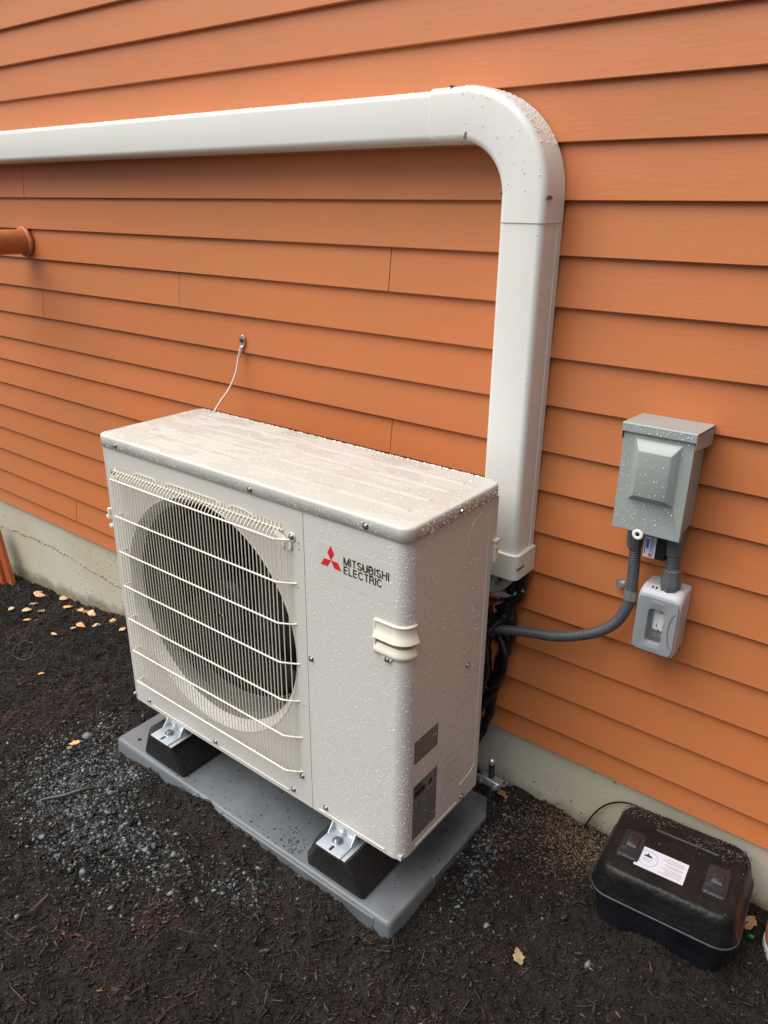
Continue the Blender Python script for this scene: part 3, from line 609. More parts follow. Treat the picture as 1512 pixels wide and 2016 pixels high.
for x_ in (.637, .655): b.loft([[(p[0]+x_, y_, p[1]+.6675) for p in rrect(.0115, .021, .0055, 4)] for y_ in (0, -.0055)])
b.add([(.618, -.001, .692), (.645, -.004, .684), (.655, -.006, .672), (.628, -.005, .672), (.605, -.001, .687)], [(0, 1, 2, 3, 4)])
b.build('grille_clip', m_handle, unit, bevel=.001)
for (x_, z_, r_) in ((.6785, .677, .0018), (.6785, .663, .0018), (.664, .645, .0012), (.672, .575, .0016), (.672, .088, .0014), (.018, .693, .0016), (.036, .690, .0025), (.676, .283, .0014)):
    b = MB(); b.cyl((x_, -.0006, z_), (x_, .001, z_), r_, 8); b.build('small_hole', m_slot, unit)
# corner handle on the right
def cornerpath(off, x0_, y1_, r0=.028):
    r = r0+off; P = [(x0_, -off)]+[(UW-r0+r*math.cos(R(a)), r0+r*math.sin(R(a))) for a in range(-90, 1, 9)]+[(UW+off, y1_)]; return P
def band(b_, off_in, prof_, x0_, y1_):   # prof_ = list of (off,z)
    cols = [cornerpath(o_, x0_, y1_) for (o_, z_) in prof_]; n_ = len(cols[0])
    b_.loft([[(cols[i][j][0], cols[i][j][1], prof_[i][1]) for i in range(len(prof_))] for j in range(n_)])
b = MB(); band(b, 0, [(-.001, .578), (.0035, .5775), (.0050, .5755), (.0035, .5730), (.0022, .569), (.0032, .558), (.0062, .549), (.0105, .5425), (.0110, .5405), (.0095, .5395), (-.001, .5455)], .876, .031)
band(b, 0, [(-.001, .5275), (.0012, .5255), (.0050, .5175), (.0072, .5135), (.0072, .509), (.0050, .5045), (-.001, .500)], .876, .030)
b.box(.874, .879, -.004, .001, .503, .575); b.add([(.884, -.0035, .507), (.925, -.0035, .507), (.913, -.0035, .4925), (.908, -.0035, .489), (.903, -.0035, .4925), (.884, .001, .507), (.925, .001, .507), (.913, .001, .4925), (.908, .001, .489), (.903, .001, .4925)], [(0, 1, 2, 3, 4), (9, 8, 7, 6, 5), (0, 5, 6, 1), (1, 6, 7, 2), (2, 7, 8, 3), (3, 8, 9, 4), (4, 9, 5, 0)])
hd = b.build('handle', m_handle, unit, smooth=40, bevel=.0006)
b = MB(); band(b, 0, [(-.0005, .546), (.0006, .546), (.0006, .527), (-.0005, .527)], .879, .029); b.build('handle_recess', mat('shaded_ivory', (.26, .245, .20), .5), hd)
screw(hd, .908, -.0035, .4985, r=.004)
# left-hand grip seen from its edge
b = MB(); b.loft([[(p[0]-.002, p[1]+.012, z) for p in rrect(.010, .026, .003, 3)] for z in (.553, .58)]); b.loft([[(p[0]-.006, p[1]+.012, z) for p in rrect(.022, .026, .006, 3)] for z in (.551, .556, .559)]); b.loft([[(p[0]-.004, p[1]+.012, z) for p in rrect(.016*f_, .022*f_, .005*f_, 3)] for z, f_ in ((.523, .5), (.526, 1), (.533, 1), (.537, .4))])
b.build('side_grip', m_handle, unit, smooth=50, bevel=.001)
for (x_, y_, z_) in [(.075, lc[1]-ld/2, .764), (.547, lc[1]-ld/2, .763), (.855, lc[1]-ld/2, .764), (.703, 0, .415), (.006, 0, .016), (.073, 0, .022), (.352, 0, .021), (.631, 0, .023), (.662, 0, .079), (.734, 0, .027), (.661, -.003, .688), (.045, 0, .690)]: screw(unit, x_, y_, z_)
for (x_, y_, z_) in [(UW+.0045, .164, .767), (UW, .230, .383), (UW, .236, .014)]: screw(unit, x_, y_, z_, (1, 0, 0))
b = MB(); b.cyl((.442, gy_-.002, .435), (.442, gy_+.006, .435), .004, 10); b.build('wire_clip', m_steel, unit)
# logo on the front
UX, UZ = Vector((1, 0, 0)), Vector((0, 0, 1))
b = MB(); b.loft([[(p[0]+.825, y_, p[1]+.660) for p in rrect(.190, .082, .003, 3)] for y_ in (.0005, -.0003)]); b.build('clear_sticker', m_sticker, unit)
b = MB(); c0 = Vector((.7647, -.0004, .6655)); s_ = .0178
for a in (90, 210, 330):
    d1 = Vector((math.cos(R(a-30)), 0, math.sin(R(a-30)))); d2 = Vector((math.cos(R(a+30)), 0, math.sin(R(a+30)))); q = [c0, c0+d1*s_, c0+(d1+d2)*s_, c0+d2*s_]
    b.add(q+[p+Vector((0, -.0004, 0)) for p in q], [(4, 5, 6, 7), (0, 1, 5, 4), (1, 2, 6, 5), (2, 3, 7, 6), (3, 0, 4, 7)])
b.build('diamond_emblem', m_red, unit)
def arc(cx_, cy_, rx, ry, a0, a1, n_=10): return [(cx_+rx*math.cos(R(a0+(a1-a0)*k/n_)), cy_+ry*math.sin(R(a0+(a1-a0)*k/n_))) for k in range(n_+1)]
GL = {'M': (.86, [[(0, 0), (0, 1)], [(0, 1), (.36, 0)], [(.36, 0), (.72, 1)], [(.72, 1), (.72, 0)]]), 'I': (.14, [[(0, 0), (0, 1)]]), 'T': (.66, [[(0, .94), (.54, .94)], [(.27, 0), (.27, 1)]]),
 'S': (.70, [arc(.28, .73, .24, .21, 25, 180, 8)+arc(.28, .73, .24, .21, 180, 250, 4)+arc(.30, .26, .25, .20, 70, -180, 12)]), 'U': (.74, [[(0, 1), (0, .30)]+arc(.29, .30, .29, .24, 180, 360, 10)+[(.58, .30), (.58, 1)]]),
 'B': (.72, [[(0, .06), (0, .94), (.30, .94)]+arc(.30, .74, .22, .20, 90, -90, 8)+[(.05, .54)], [(.30, .54)]+arc(.32, .30, .24, .24, 90, -90, 8)+[(0, .06)]]), 'H': (.74, [[(0, 0), (0, 1)], [(.58, 0), (.58, 1)], [(0, .52), (.58, .52)]]),
 'E': (.64, [[(0, 0), (0, 1)], [(0, .94), (.50, .94)], [(0, .52), (.47, .52)], [(0, .06), (.50, .06)]]), 'L': (.58, [[(0, 1), (0, 0)], [(0, .06), (.46, .06)]]), 'C': (.76, [arc(.32, .5, .32, .44, 38, 322, 18)]),
 'R': (.72, [[(0, 0), (0, .94), (.30, .94)]+arc(.30, .72, .23, .22, 90, -90, 8)+[(.05, .50)], [(.34, .50), (.52, .34), (.55, 0)]])}
def word(text, P, H, W_tot, stroke=.150):
    adv = [GL[c_][0]+.11 for c_ in text]; tot = sum(adv)-.24; kx = W_tot/(tot); b_ = MB(); x_ = 0
    sw = stroke*H/2
    for c_, a_ in zip(text, adv):
        for st in GL[c_][1]:
            pts = [Vector((P[0]+(x_+p[0])*kx, P[2]+p[1]*H)) for p in st]
            Lf, Rt = [], []
            for i_, p in enumerate(pts):
                t0 = (pts[i_]-pts[i_-1]).normalized() if i_ else (pts[1]-pts[0]).normalized(); t1 = (pts[i_+1]-pts[i_]).normalized() if i_ < len(pts)-1 else t0
                n0 = Vector((-t0.y, t0.x)); n1 = Vector((-t1.y, t1.x)); m_ = (n0+n1); m_ = m_/max(.35, m_.length_squared/2) ; Lf.append(p+m_*sw); Rt.append(p-m_*sw)
            for i_ in range(len(pts)-1):
                q_ = [Rt[i_], Rt[i_+1], Lf[i_+1], Lf[i_]]; dy = random.uniform(0, .00006)
                b_.add([(v_.x, P[1]-.0004-dy, v_.y) for v_ in q_]+[(v_.x, P[1]+.0002, v_.y) for v_ in q_], [(0, 1, 2, 3), (0, 4, 5, 1), (2, 6, 7, 3), (1, 5, 6, 2), (3, 7, 4, 0)])
        x_ += a_
    return b_.build('lettering', m_blackprint, unit, smooth=0)
word('MITSUBISHI', (.7985, -.0004, .6660), .0166, .1085); word('ELECTRIC', (.7985, -.0004, .6468), .0166, .0925)
# labels on the right-hand side
UY = Vector((0, 1, 0))
def side_label(y0_, y1_, z0_, z1_, mt_, name='label'):
    b_ = MB(); b_.box(UW-.0005, UW+.0004, y0_, y1_, z0_, z1_); return b_.build(name, mt_, unit)
lab1 = side_label(.037, .123, .238, .295, m_tag1, 'warning_label')
b = MB(); plane_bars(b, Vector((UW+.0004, 0, 0)), UY, UZ, [(.042+random.uniform(0, .004), .118-random.uniform(0, .03), .243+.0062*k, .2444+.0062*k) for k in range(8)], .0003); b.build('print_lines', mat('label_print', (.19, .165, .15), .5), lab1)
lab2 = side_label(.037, .126, .033, .180, m_plate, 'rating_plate')
b = MB(); bars = []
for k in range(17):
    zz = .038+.0060*k
    if k < 4: bars += [(.042, .095-random.uniform(0, .02), zz, zz+.0012)]
    else: bars += [(.042, .07+random.uniform(0, .012), zz, zz+.0014), (.088, .12-random.uniform(0, .02), zz, zz+.0014)]
plane_bars(b, Vector((UW+.0004, 0, 0)), UY, UZ, bars, .0003); b.build('print_lines', m_plateline, lab2)
for br in [(.041, .079, .147, .163), (.041, .066, .168, .175), (.095, .108, .150, .160)]:
    b = MB(); plane_bars(b, Vector((UW+.0004, 0, 0)), UY, UZ, [br], .0004); b.build('dark_print', m_blackprint, lab2)
b = MB(); plane_bars(b, Vector((UW+.0001, 0, 0)), UY, UZ, [(.152, .21, .1705, .1722)]+[(.155, .215-random.uniform(0, .03), .090+.0075*k, .0915+.0075*k) for k in range(9)], .0003); b.build('faint_print', m_faint, unit)
# rain drops on the wrap-round panel and lid edges
b = MB()
def drop(P, n_, r, fall=True):
    n_ = Vector(n_); P = Vector(P); t_ = Vector((0, 0, -1)) if abs(n_.z) < .5 else Vector((1, 0, 0)); s_ = n_.cross(t_); st = random.uniform(1.0, 1.7) if fall else 1.0; rings = []
    for (k1, h) in ((1, -.0002), (.92, r*.35), (.6, r*.62), (.15, r*.72)):
        rings.append([P+n_*h+s_*(r*k1*math.cos(a))+t_*(r*k1*st*math.sin(a)) for a in [2*math.pi*j/6 for j in range(6)]])
    b.loft(rings, False, True)
skip = lambda x_, z_: (.735 < x_ < .925 and .625 < z_ < .70) or (.865 < x_ and .485 < z_ < .58)
k = 0
while k < 5200:
    x_, z_ = random.uniform(.6955, .922), random.uniform(.004, .748)
    if skip(x_, z_) and random.random() < .8: continue
    drop((x_, 0, z_), (0, -1, 0), min(.0015, random.lognormvariate(math.log(.00056), .35))); k += 1
k = 0
while k < 2600:
    y_, z_ = random.uniform(.03, .30), random.uniform(.015, .748)
    drop((UW, y_, z_), (1, 0, 0), min(.0015, random.lognormvariate(math.log(.00058), .35))); k += 1
for k in range(700):
    a = R(random.uniform(-90, 0)); z_ = random.uniform(.01, .745); drop((UW-.028+.028*math.cos(a), .028+.028*math.sin(a), z_), (math.cos(a), math.sin(a), 0), random.uniform(.0005, .0012))
for k in range(520):
    u_ = random.random()
    if u_ < .6: drop((random.uniform(.03, .92), lc[1]-ld/2, random.uniform(.754, .776)), (0, -1, 0), random.uniform(.0004, .0011))
    else: drop((UW+.0045, random.uniform(.03, .31), random.uniform(.754, .776)), (1, 0, 0), random.uniform(.0006, .0015))
for k in range(320): drop((random.uniform(.03, .68), 0, random.uniform(.705, .75) if k % 2 else random.uniform(.02, .08)), (0, -1, 0), random.uniform(.0004, .0009))
for k in range(2400):
    x_, y_ = random.uniform(.006, UW-.006), random.uniform(.008, .312); r = min(.0018, random.lognormvariate(math.log(.0007), .4))
    if random.random() < .12: y_ = .3165+random.uniform(0, .004); r = random.uniform(.0008, .0020)
    drop((x_, y_, .7822), (0, 0, 1), r, False)
b.build('water_drops', m_drop, unit, smooth=70, kind='stuff', recalc=False)
# feet rails
for xc in (.153, .780):
    b = MB(); b.box(xc-.032, xc+.032, .012, .318, -.030, -.001); b.build('foot_rail', m_paint, unit, bevel=.002)

# ------------------------------------------------------------------ pad, rubber blocks, brackets
pad = empty('equipment_pad', (.455, .19, -.21), 'grey plastic equipment pad half sunk in the mulch under the unit', 'pad')
b = MB(); pcx, pcy = (PX0+PX1)/2, (PY0+PY1)/2; pw, pd = PX1-PX0, PY1-PY0
def pr(i, z): return [(p[0]+pcx, p[1]+pcy, z) for p in rrect(pw-2*i, pd-2*i, .012, 4)]
b.loft([pr(-.006, -.215), pr(-.002, PZ-.012), pr(0, PZ-.005), pr(.003, PZ-.001), pr(.007, PZ)]); slab = b.build('slab', m_pad, pad, smooth=50)
for (x0_, x1_, y0_, y1_) in ((.30, .955-.04, PY0-.0045, PY0+.004), (PX1-.004, PX1+.0045, .12, .27)):
    b = MB(); b.box(x0_, x1_, y0_, y1_, -.205, PZ-.0075) if x1_-x0_ > .1 else b.box(x0_, x1_, y0_, y1_, -.205, PZ-.002); b.build('edge_strip', m_pad, pad, bevel=.003)
n = 45; x = RNG.uniform(.27, .69, n); y = RNG.uniform(-.03, .1, n); x = np.concatenate([x, RNG.normal(.64, .03, 60), RNG.normal(.91, .02, 22), RNG.normal(.5, .2, 40)]); y = np.concatenate([y, RNG.normal(-.01, .02, 60), RNG.uniform(-.03, .3, 22), np.full(40, -.03)+RNG.normal(0, .008, 40)])
k = (x > PX0+.01) & (x < PX1-.01) & (y > PY0+.006) & (y < .4); x, y = x[k], y[k]; n = len(x)
so = slivers('mulch_crumbs', x, y, np.full(n, PZ+.0012), RNG.gamma(2, .0014, n)+.001, RNG.uniform(.0008, .0025, n), RNG.uniform(.0005, .0015, n), np.tile([[.012, .010, .009]], (n, 1)), pitch=.1); tag(so, 'dark bark crumbs scattered on the top of the grey pad', 'bark crumbs', kind='stuff')
b = MB(); b.cyl((.015, -.012, PZ+.0005), (.015, -.012, PZ+.0012), .0055, 14); b.build('drain_hole', m_dark, pad)
def make_block(xc, lab):
    b_ = MB()
    def ch(hw, y0_, y1_, c_, z): return [(xc-hw+c_, y0_, z), (xc+hw-c_*.35, y0_, z), (xc+hw, y0_+c_*.35, z), (xc+hw, y1_-c_, z), (xc+hw-c_, y1_, z), (xc-hw+c_, y1_, z), (xc-hw, y1_-c_, z), (xc-hw, y0_+c_, z)]
    b_.loft([ch(.092, -.036, .375, .016, PZ+.001), ch(.092, -.037, .375, .018, PZ+.012), ch(.056, -.0455, .36, .020, -.047), ch(.051, -.043, .357, .018, -.038)])
    o = b_.build('rubber_block', m_rubber, None, smooth=20, bevel=.006, bseg=3); return tag(o, lab, 'block', 'rubber blocks under the unit')
def make_bracket(xc, lab):
    t_ = empty('mounting_bracket', (xc, -.015, -.037), lab, 'bracket', 'zinc brackets clamping the unit feet')
    w_ = .036; b_ = MB(); b_.box(xc-w_, xc+w_, -.049, .015, -.0375, -.0335)
    b_.box(xc-w_-.001, xc+w_+.012, -.046, .05, -.0385, -.0377)
    b_.add([(xc-w_, .013, -.0375), (xc+w_, .013, -.0375), (xc+w_-.006, .013, .004), (xc-w_+.006, .013, .004), (xc-w_, .017, -.0375), (xc+w_, .017, -.0375), (xc+w_-.006, .017, .004), (xc-w_+.006, .017, .004)], [(0, 1, 2, 3), (7, 6, 5, 4), (0, 4, 5, 1), (1, 5, 6, 2), (2, 6, 7, 3), (3, 7, 4, 0)])
    for sx in (-1, 1):
        x_ = xc+sx*(w_-.002); b_.add([(x_-.0015, .014, -.034), (x_-.0015, -.010, -.034), (x_-.0015, .014, -.004), (x_+.0015, .014, -.034), (x_+.0015, -.010, -.034), (x_+.0015, .014, -.004)], [(0, 1, 2), (5, 4, 3), (0, 3, 4, 1), (1, 4, 5, 2), (2, 5, 3, 0)])
    b_.add([(xc-.004, .0135, -.034), (xc+.004, .0135, -.034), (xc, -.004, -.034), (xc, .0125, -.006)], [(0, 2, 3), (2, 1, 3), (0, 3, 1)])
    b_.build('plate', m_zinc, t_, smooth=0, bevel=.001)
    b_ = MB(); b_.cyl((xc+.0, -.014, -.0335), (xc, -.014, -.0315), .013, 24); b_.cyl((xc, -.014, -.0315), (xc, -.014, -.0255), .0075, 6); b_.build('bolt', m_steel, t_, smooth=30)
    b_ = MB(); b_.loft([[(p[0]+xc+.002, p[1]-.037, z) for p in rrect(.007, .017, .0033, 4)] for z in (-.0335, -.0330)]); b_.build('slot', mat('slot_dark_blue', (.01, .02, .08), .4), t_)
make_block(.153, 'left black rubber block under the fan end of the unit'); make_block(.780, 'right black rubber block under the logo end of the unit')
make_bracket(.172, 'zinc bracket and bolt on the left rubber block'); make_bracket(.781, 'zinc bracket and bolt on the right rubber block')

# ------------------------------------------------------------------ ground rod with clamps
t = empty('ground_rod', (.968, .35, -.2), 'dark twisted steel stake with a clamp at the rear right corner of the pad', 'steel stake')
b = MB(); P0, P1 = Vector((.970, .352, -.24)), Vector((.944, .392, .006)); rings = []; nn = 150
ax = (P1-P0).normalized(); u_ = ax.orthogonal().normalized(); v_ = ax.cross(u_)
for i in range(nn+1):
    ph = i/nn*2*math.pi*9; c_ = P0.lerp(P1, i/nn); rings.append([c_+(u_*math.cos(a)+v_*math.sin(a))*(.0072*(1+.16*max(0, math.cos(2*(a-ph)))**3)) for a in [2*math.pi*j/16 for j in range(16)]])
b.loft(rings); b.build('twisted_rod', m_rod, t, smooth=50)
b = MB(); b.tube([P1-ax*.004, P1+ax*.006, P1+ax*.010], [.0075, .0075, .003], 12); b.build('rod_tip', m_alu, t)
q = P0.lerp(P1, .80); b = MB(); b.box(-.030, .030, -.013, .013, -.010, .010, Matrix.Translation(q)); b.box(-.034, .004, -.017, -.011, -.006, .016, Matrix.Translation(q)); b.build('clamp_body', m_clamp, t, bevel=.003)
for dx in (-.020, .020):
    b = MB(); b.cyl(q+Vector((dx, -.022, 0)), q+Vector((dx, -.012, 0)), .006, 6); b.build('clamp_bolt', m_clamp, t)
b = MB(); b.tube(smooth_path([q+Vector((.028, 0, .002)), q+Vector((.040, -.003, .006)), q+Vector((.046, -.002, .020))], 5), .003, 8); b.build('clamp_hook', m_clamp, t)
b = MB(); b.cyl(q+Vector((-.032, -.006, .024)), q+Vector((-.032, -.009, .024)), .014, 20); b.box(-.036, -.028, -.009, -.005, .0, .024, Matrix.Translation(q)); b.build('clamp_washer', mat('dull_zinc', (.30, .32, .34), .45, metal=.6), t)

# ------------------------------------------------------------------ electrical: disconnect, conduits, receptacle
t = empty('disconnect_box', (1.238, WY, .72), 'grey steel electrical disconnect box with raised door panel on the siding', 'electrical box')
DX0, DX1 = 1.1725, 1.3035
b = MB(); b.loft([[(x_, y_, z_) for (x_, z_) in ((DX0+i, .726), (DX1-i, .726), (DX1-i, .926), (DX0+i, .926))] for (y_, i) in ((WY-.001, .008), (.400, .004))]); body = b.build('body', m_disc, t, smooth=0, bevel=.0015)
b = MB(); x0_, x1_, z0_, z1_ = DX0, DX1+.001, .7215, .9235
def bump_(sx0, sx1, sz0, sz1, y_): return [(sx0, y_, sz0), (sx1, y_, sz0), (sx1, y_, sz1), (sx0, y_, sz1)]
b.loft([bump_(x0_+.002, x1_-.002, z0_, z1_, .405), bump_(x0_, x1_, z0_, z1_, .3835), bump_(x0_, x1_, z0_, z1_, .3815), bump_(1.196, 1.285, .786, .9085, .3815), bump_(1.1985, 1.2825, .789, .906, .3795), bump_(1.209, 1.272, .800, .8905, .3665), bump_(1.211, 1.270, .802, .889, .3655)])
b.build('door', m_disc, t, smooth=50, bevel=.0012, bseg=3)
b = MB(); hood = [(WY-.001, .9315), (.3775, .9365), (.3755, .9350), (.3755, .9195), (.3775, .9195), (.379, .9315), (WY-.001, .9265)]
b.loft([[(x_, p[0], p[1]) for p in hood] for x_ in (DX0-.003, DX1+.0045)]); b.loft([[(x_, p[0], p[1]) for p in ((.3765, .934), (WY-.001, .9295), (WY-.001, .895), (.47, .893), (.3765, .905))] for x_ in (DX1+.0032, DX1+.0045)]); b.loft([[(x_, p[0], p[1]) for p in ((.3765, .934), (WY-.001, .9295), (WY-.001, .895), (.47, .893), (.3765, .905))] for x_ in (DX0-.003, DX0-.0018)])
b.build('hood', m_disc, t, smooth=0, bevel=.0008)
b = MB(); b.loft([[(x_, .440+.011*math.cos(a), .752+.011*math.sin(a)) for a in [2*math.pi*j/20 for j in range(20)]] for x_ in (DX1-.008, DX1-.0055)]); b.build('knockout', mat('worn_steel', (.42, .44, .43), .3, metal=.6), t)
b = MB(); rg = [[(1.2255+(.0075+.0035*math.cos(c_))*math.cos(a), .3815+.0018*math.sin(c_), .7175+(.0075+.0035*math.cos(c_))*math.sin(a)) for c_ in [2*math.pi*j/8 for j in range(8)]] for a in [2*math.pi*k/24 for k in range(25)]]
b.loft(rg, False, False); b.build('lock_tab', m_white, t, smooth=60)
b = MB()
for k in range(260):
    x_, z_ = random.uniform(DX0+.004, DX1-.004), random.uniform(.724, .915); inb = 1.198 < x_ < 1.283 and .788 < z_ < .907
    y_ = .3815
    if inb:
        if 1.211 < x_ < 1.270 and .802 < z_ < .889: y_ = .3655
        else: continue
    drop((x_, y_, z_), (0, -1, 0), min(.0015, random.lognormvariate(math.log(.0006), .4)))
for k in range(30): drop((random.uniform(DX0, DX1), .3755, random.uniform(.921, .932)), (0, -1, 0), random.uniform(.0005, .0013))
b.build('water_drops', m_drop, t, kind='stuff', recalc=False)
# small black device with sticker below the box
t = empty('surge_protector', (1.245, .445, .655), 'small black device with a white sticker hanging under the grey disconnect box', 'surge protector')
b = MB(); b.box(1.225, 1.272, .425, .470, .655, .7255); b.build('housing', m_black, t, bevel=.003)
b = MB(); b.box(1.2275, 1.2515, .4235, .4252, .657, .702); lb = b.build('sticker', m_paper, t)
lettering('SPD', .009, Vector((1.2355, .4234, .680)), Vector((0, 0, 1)), Vector((-1, 0, 0)), m_blue, lb, name='blue_print') if False else None
b = MB(); plane_bars(b, Vector((0, .4234, 0)), UX, UZ, [(1.2295, 1.2312, .664, .698), (1.2325, 1.2375, .676, .696), (1.2410, 1.2416, .663, .699), (1.2425, 1.2435, .670, .699), (1.2455, 1.2465, .668, .699)], .0003); b.build('blue_print', m_blue, lb)
b = MB(); plane_bars(b, Vector((0, .4234, 0)), UX, UZ, [(1.2400, 1.2425, .6595, .6665), (1.2435, 1.2460, .6595, .6665)], .0003); b.build('red_print', m_red, lb)
def rib_tube(P, r, pitch=.0052, amp=.0007, seg=16):
    P = smooth_path(P, 24); Ls_ = [0]
    for i in range(1, len(P)): Ls_.append(Ls_[-1]+(P[i]-P[i-1]).length)
    n_ = int(Ls_[-1]/pitch*5); pts = []; j = 0
    for k in range(n_+1):
        s_ = Ls_[-1]*k/n_
        while j < len(P)-2 and Ls_[j+1] < s_: j += 1
        pts.append(P[j].lerp(P[j+1], (s_-Ls_[j])/max(1e-9, Ls_[j+1]-Ls_[j])))
    b_ = MB(); b_.tube(pts, [r+amp*math.cos(k*2*math.pi/5) for k in range(n_+1)], seg); return b_
t = empty('flexible_conduit', (1.05, .44, .36), 'long grey ribbed flexible conduit curving from behind the unit up to the disconnect box', 'conduit')
rib_tube([(.80, .395, .335), (.875, .425, .3555), (.974, .44, .376), (1.063, .442, .396), (1.144, .442, .437), (1.188, .442, .480), (1.208, .442, .530), (1.2105, .442, .568), (1.208, .442, .626), (1.205, .442, .675)], .0118).build('hose', m_conduit, t, smooth=60)
b = MB(); b.tube([(1.2035, .442, .660), (1.2035, .442, .665), (1.2030, .442, .668), (1.2025, .442, .690), (1.2025, .442, .728)], [.0125, .0150, .0158, .0168, .0168], 12); b.build('connector', m_fitting, t, smooth=25, bevel=.0006)
t2 = empty('conduit_clamp', (1.19, .46, .55), 'zinc one-hole strap holding the long grey conduit to the siding', 'clamp')
b = MB(); rg = []
for a in range(-10, 200, 12): rg.append([(1.2105+rr_*math.cos(R(a)), .442-rr_*math.sin(R(a)), zz) for (rr_, zz) in ((.0128, .545), (.0140, .545), (.0140, .566), (.0128, .566))])
rg += [[(1.1965, .470, .545), (1.1950, .469, .545), (1.1950, .469, .566), (1.1965, .470, .566)]]
b.loft(rg); b.box(1.165, 1.197, .4745, .4765, .545, .566); b.box(1.1945, 1.1965, .455, .476, .545, .566); b.build('strap', m_clamp, t2, smooth=40)
b = MB(); b.cyl((1.178, .4755, .5555), (1.178, .4685, .5555), .007, 6); b.build('screw', m_alu, t2)
t = empty('conduit_nipple', (1.286, .44, .60), 'short grey conduit with two big fittings joining the disconnect box to the outlet below', 'conduit')
rib_tube([(1.283, .44, .70), (1.284, .44, .665), (1.286, .44, .625)], .0135).build('hose', m_conduit, t, smooth=60)
b = MB(); b.tube([(1.282, .44, .728), (1.282, .44, .698), (1.2825, .44, .692), (1.283, .44, .672), (1.2835, .44, .669)], [.0185, .0185, .0175, .0165, .0145], 12); b.build('upper_fitting', m_fitting, t, smooth=25, bevel=.0008)
b = MB(); b.tube([(1.2855, .44, .640), (1.286, .44, .637), (1.2865, .44, .615), (1.2870, .44, .611), (1.2875, .44, .598), (1.2875, .44, .590)], [.0155, .0178, .0190, .0205, .0205, .018], 8); b.build('lower_fitting', m_fitting, t, smooth=25, bevel=.0008)

t = empty('outlet_box', (1.278, WY, .447), 'light grey weatherproof outlet box with a window in its cover on the siding', 'outlet')
b = MB(); b.loft([[(p[0]+1.277, y_, p[1]+.522) for p in rrect(.084-i, .143-i, .008, 4)] for (y_, i) in ((WY-.001, 0), (.448, 0), (.446, .002))]); b.build('back_box', m_recbox, t, smooth=40)
b = MB(); b.box(1.226, 1.240, .470, .4755, .478, .497); b.cyl((1.231, .471, .487), (1.231, .467, .487), .003, 8); b.build('mounting_tab', m_recbox, t, bevel=.002)
# cover: frame with a window opening
CX, CZ = 1.2785, .5225
angs = [2*math.pi*k/64 for k in range(64)]
def supe(wx, hz, a, y_, p=6): 
    c_, s_ = math.cos(a), math.sin(a); r = 1/((abs(c_)/wx)**p+(abs(s_)/hz)**p)**(1/p); return (CX+r*c_, y_, CZ+r*s_)
def sring(wx, hz, y_, p=13, dx=0, dz=0): return [(q[0]+dx, q[1], q[2]+dz) for q in [supe(wx, hz, a, y_, p) for a in angs]]
b = MB(); b.loft([sring(.0425, .0740, .447), sring(.0440, .0755, .444), sring(.0440, .0752, .432), sring(.0436, .0715, .4215, 13, 0, -.001), sring(.0432, .0650, .4135, 13, 0, -.003), sring(.0415, .0630, .4130, 13, 0, -.003)], False, False)
b.loft([sring(.0425, .0740, .447), sring(.010, .03, .447)], False, True); b.build('cover_rim', m_gasket, t, smooth=50)
wz = -.006; wxh, wzh = .0165, .0385
b = MB(); b.loft([sring(.0424, .0638, .4138, 10, -.0003, -.003), sring(.0420, .0632, .4105, 10, -.0003, -.003), sring(.0405, .0615, .4085, 10, -.0003, -.003), sring(wxh+.0015, wzh+.0015, .4082, 8, -.001, wz), sring(wxh, wzh, .4090, 8, -.001, wz), sring(wxh, wzh, .4200, 8, -.001, wz)], False, False)
cov = b.build('cover', m_cover, t, smooth=40)
b = MB(); b.loft([sring(wxh+.0002, wzh+.0002, .4125, 8, -.001, wz), sring(wxh+.0002, wzh+.0002, .4115, 8, -.001, wz)]); b.build('window', m_glass, t)
b = MB(); b.box(1.2475, 1.3075, .4335, .445, .47, .565); b.build('yoke', mat('grey_yoke', (.10, .105, .115), .5), t)
b = MB(); b.loft([[(p[0]+1.281, y_, p[1]+.527) for p in rrect(.027, .054, .003, 3)] for y_ in (.434, .4285)]); of = b.build('outlet_face', m_white, t, bevel=.0008)
for (x_, z_, w_, h_) in ((1.2765, .5105, .0016, .0068), (1.2885, .5095, .0016, .0055), (1.2815, .5010, .0040, .0032), (1.2825, .5430, .0045, .0030), (1.278, .5415, .0015, .002)): b = MB(); b.box(x_-w_/2, x_+w_/2, .4281, .4288, z_-h_/2, z_+h_/2); b.build('plug_slot', m_blackprint, of)
b = MB(); b.box(1.281, 1.289, .4300, .4336, .4835, .4910); b.cyl((1.2745, .4336, .487), (1.2745, .4300, .487), .005, 12); b.build('yoke_screw', m_slot, of)
b = MB()
for x_ in (1.258, 1.2655, 1.2765, 1.2845): 
    b.box(x_-.0013, x_+.0013, .4235, .4275, .5905, .5972)
b.build('vent_holes', m_blackprint, t)
b = MB(); P = [(CX+.0345+.0-.012*math.cos(R(a))*1.0, .4080, CZ-.004+.040*math.sin(R(a))) for a in range(-80, 81, 8)]; P = [(p[0]+.004, p[1], p[2]) for p in P]; b.tube(P, .0009, 6); b.build('latch_groove', m_slot, cov)
# embossed lettering is too faint to read on the cover; raised pads only
for (cz_, w_, h_) in ((.5715, .030, .006), (.4665, .034, .008)):
    b = MB(); b.loft([[(p[0]+CX-.001, y_, p[1]+cz_) for p in rrect(w_, h_, .003, 3)] for y_ in (.4086, .4078)]); b.build('raised_pad', m_cover, cov, bevel=.0004)

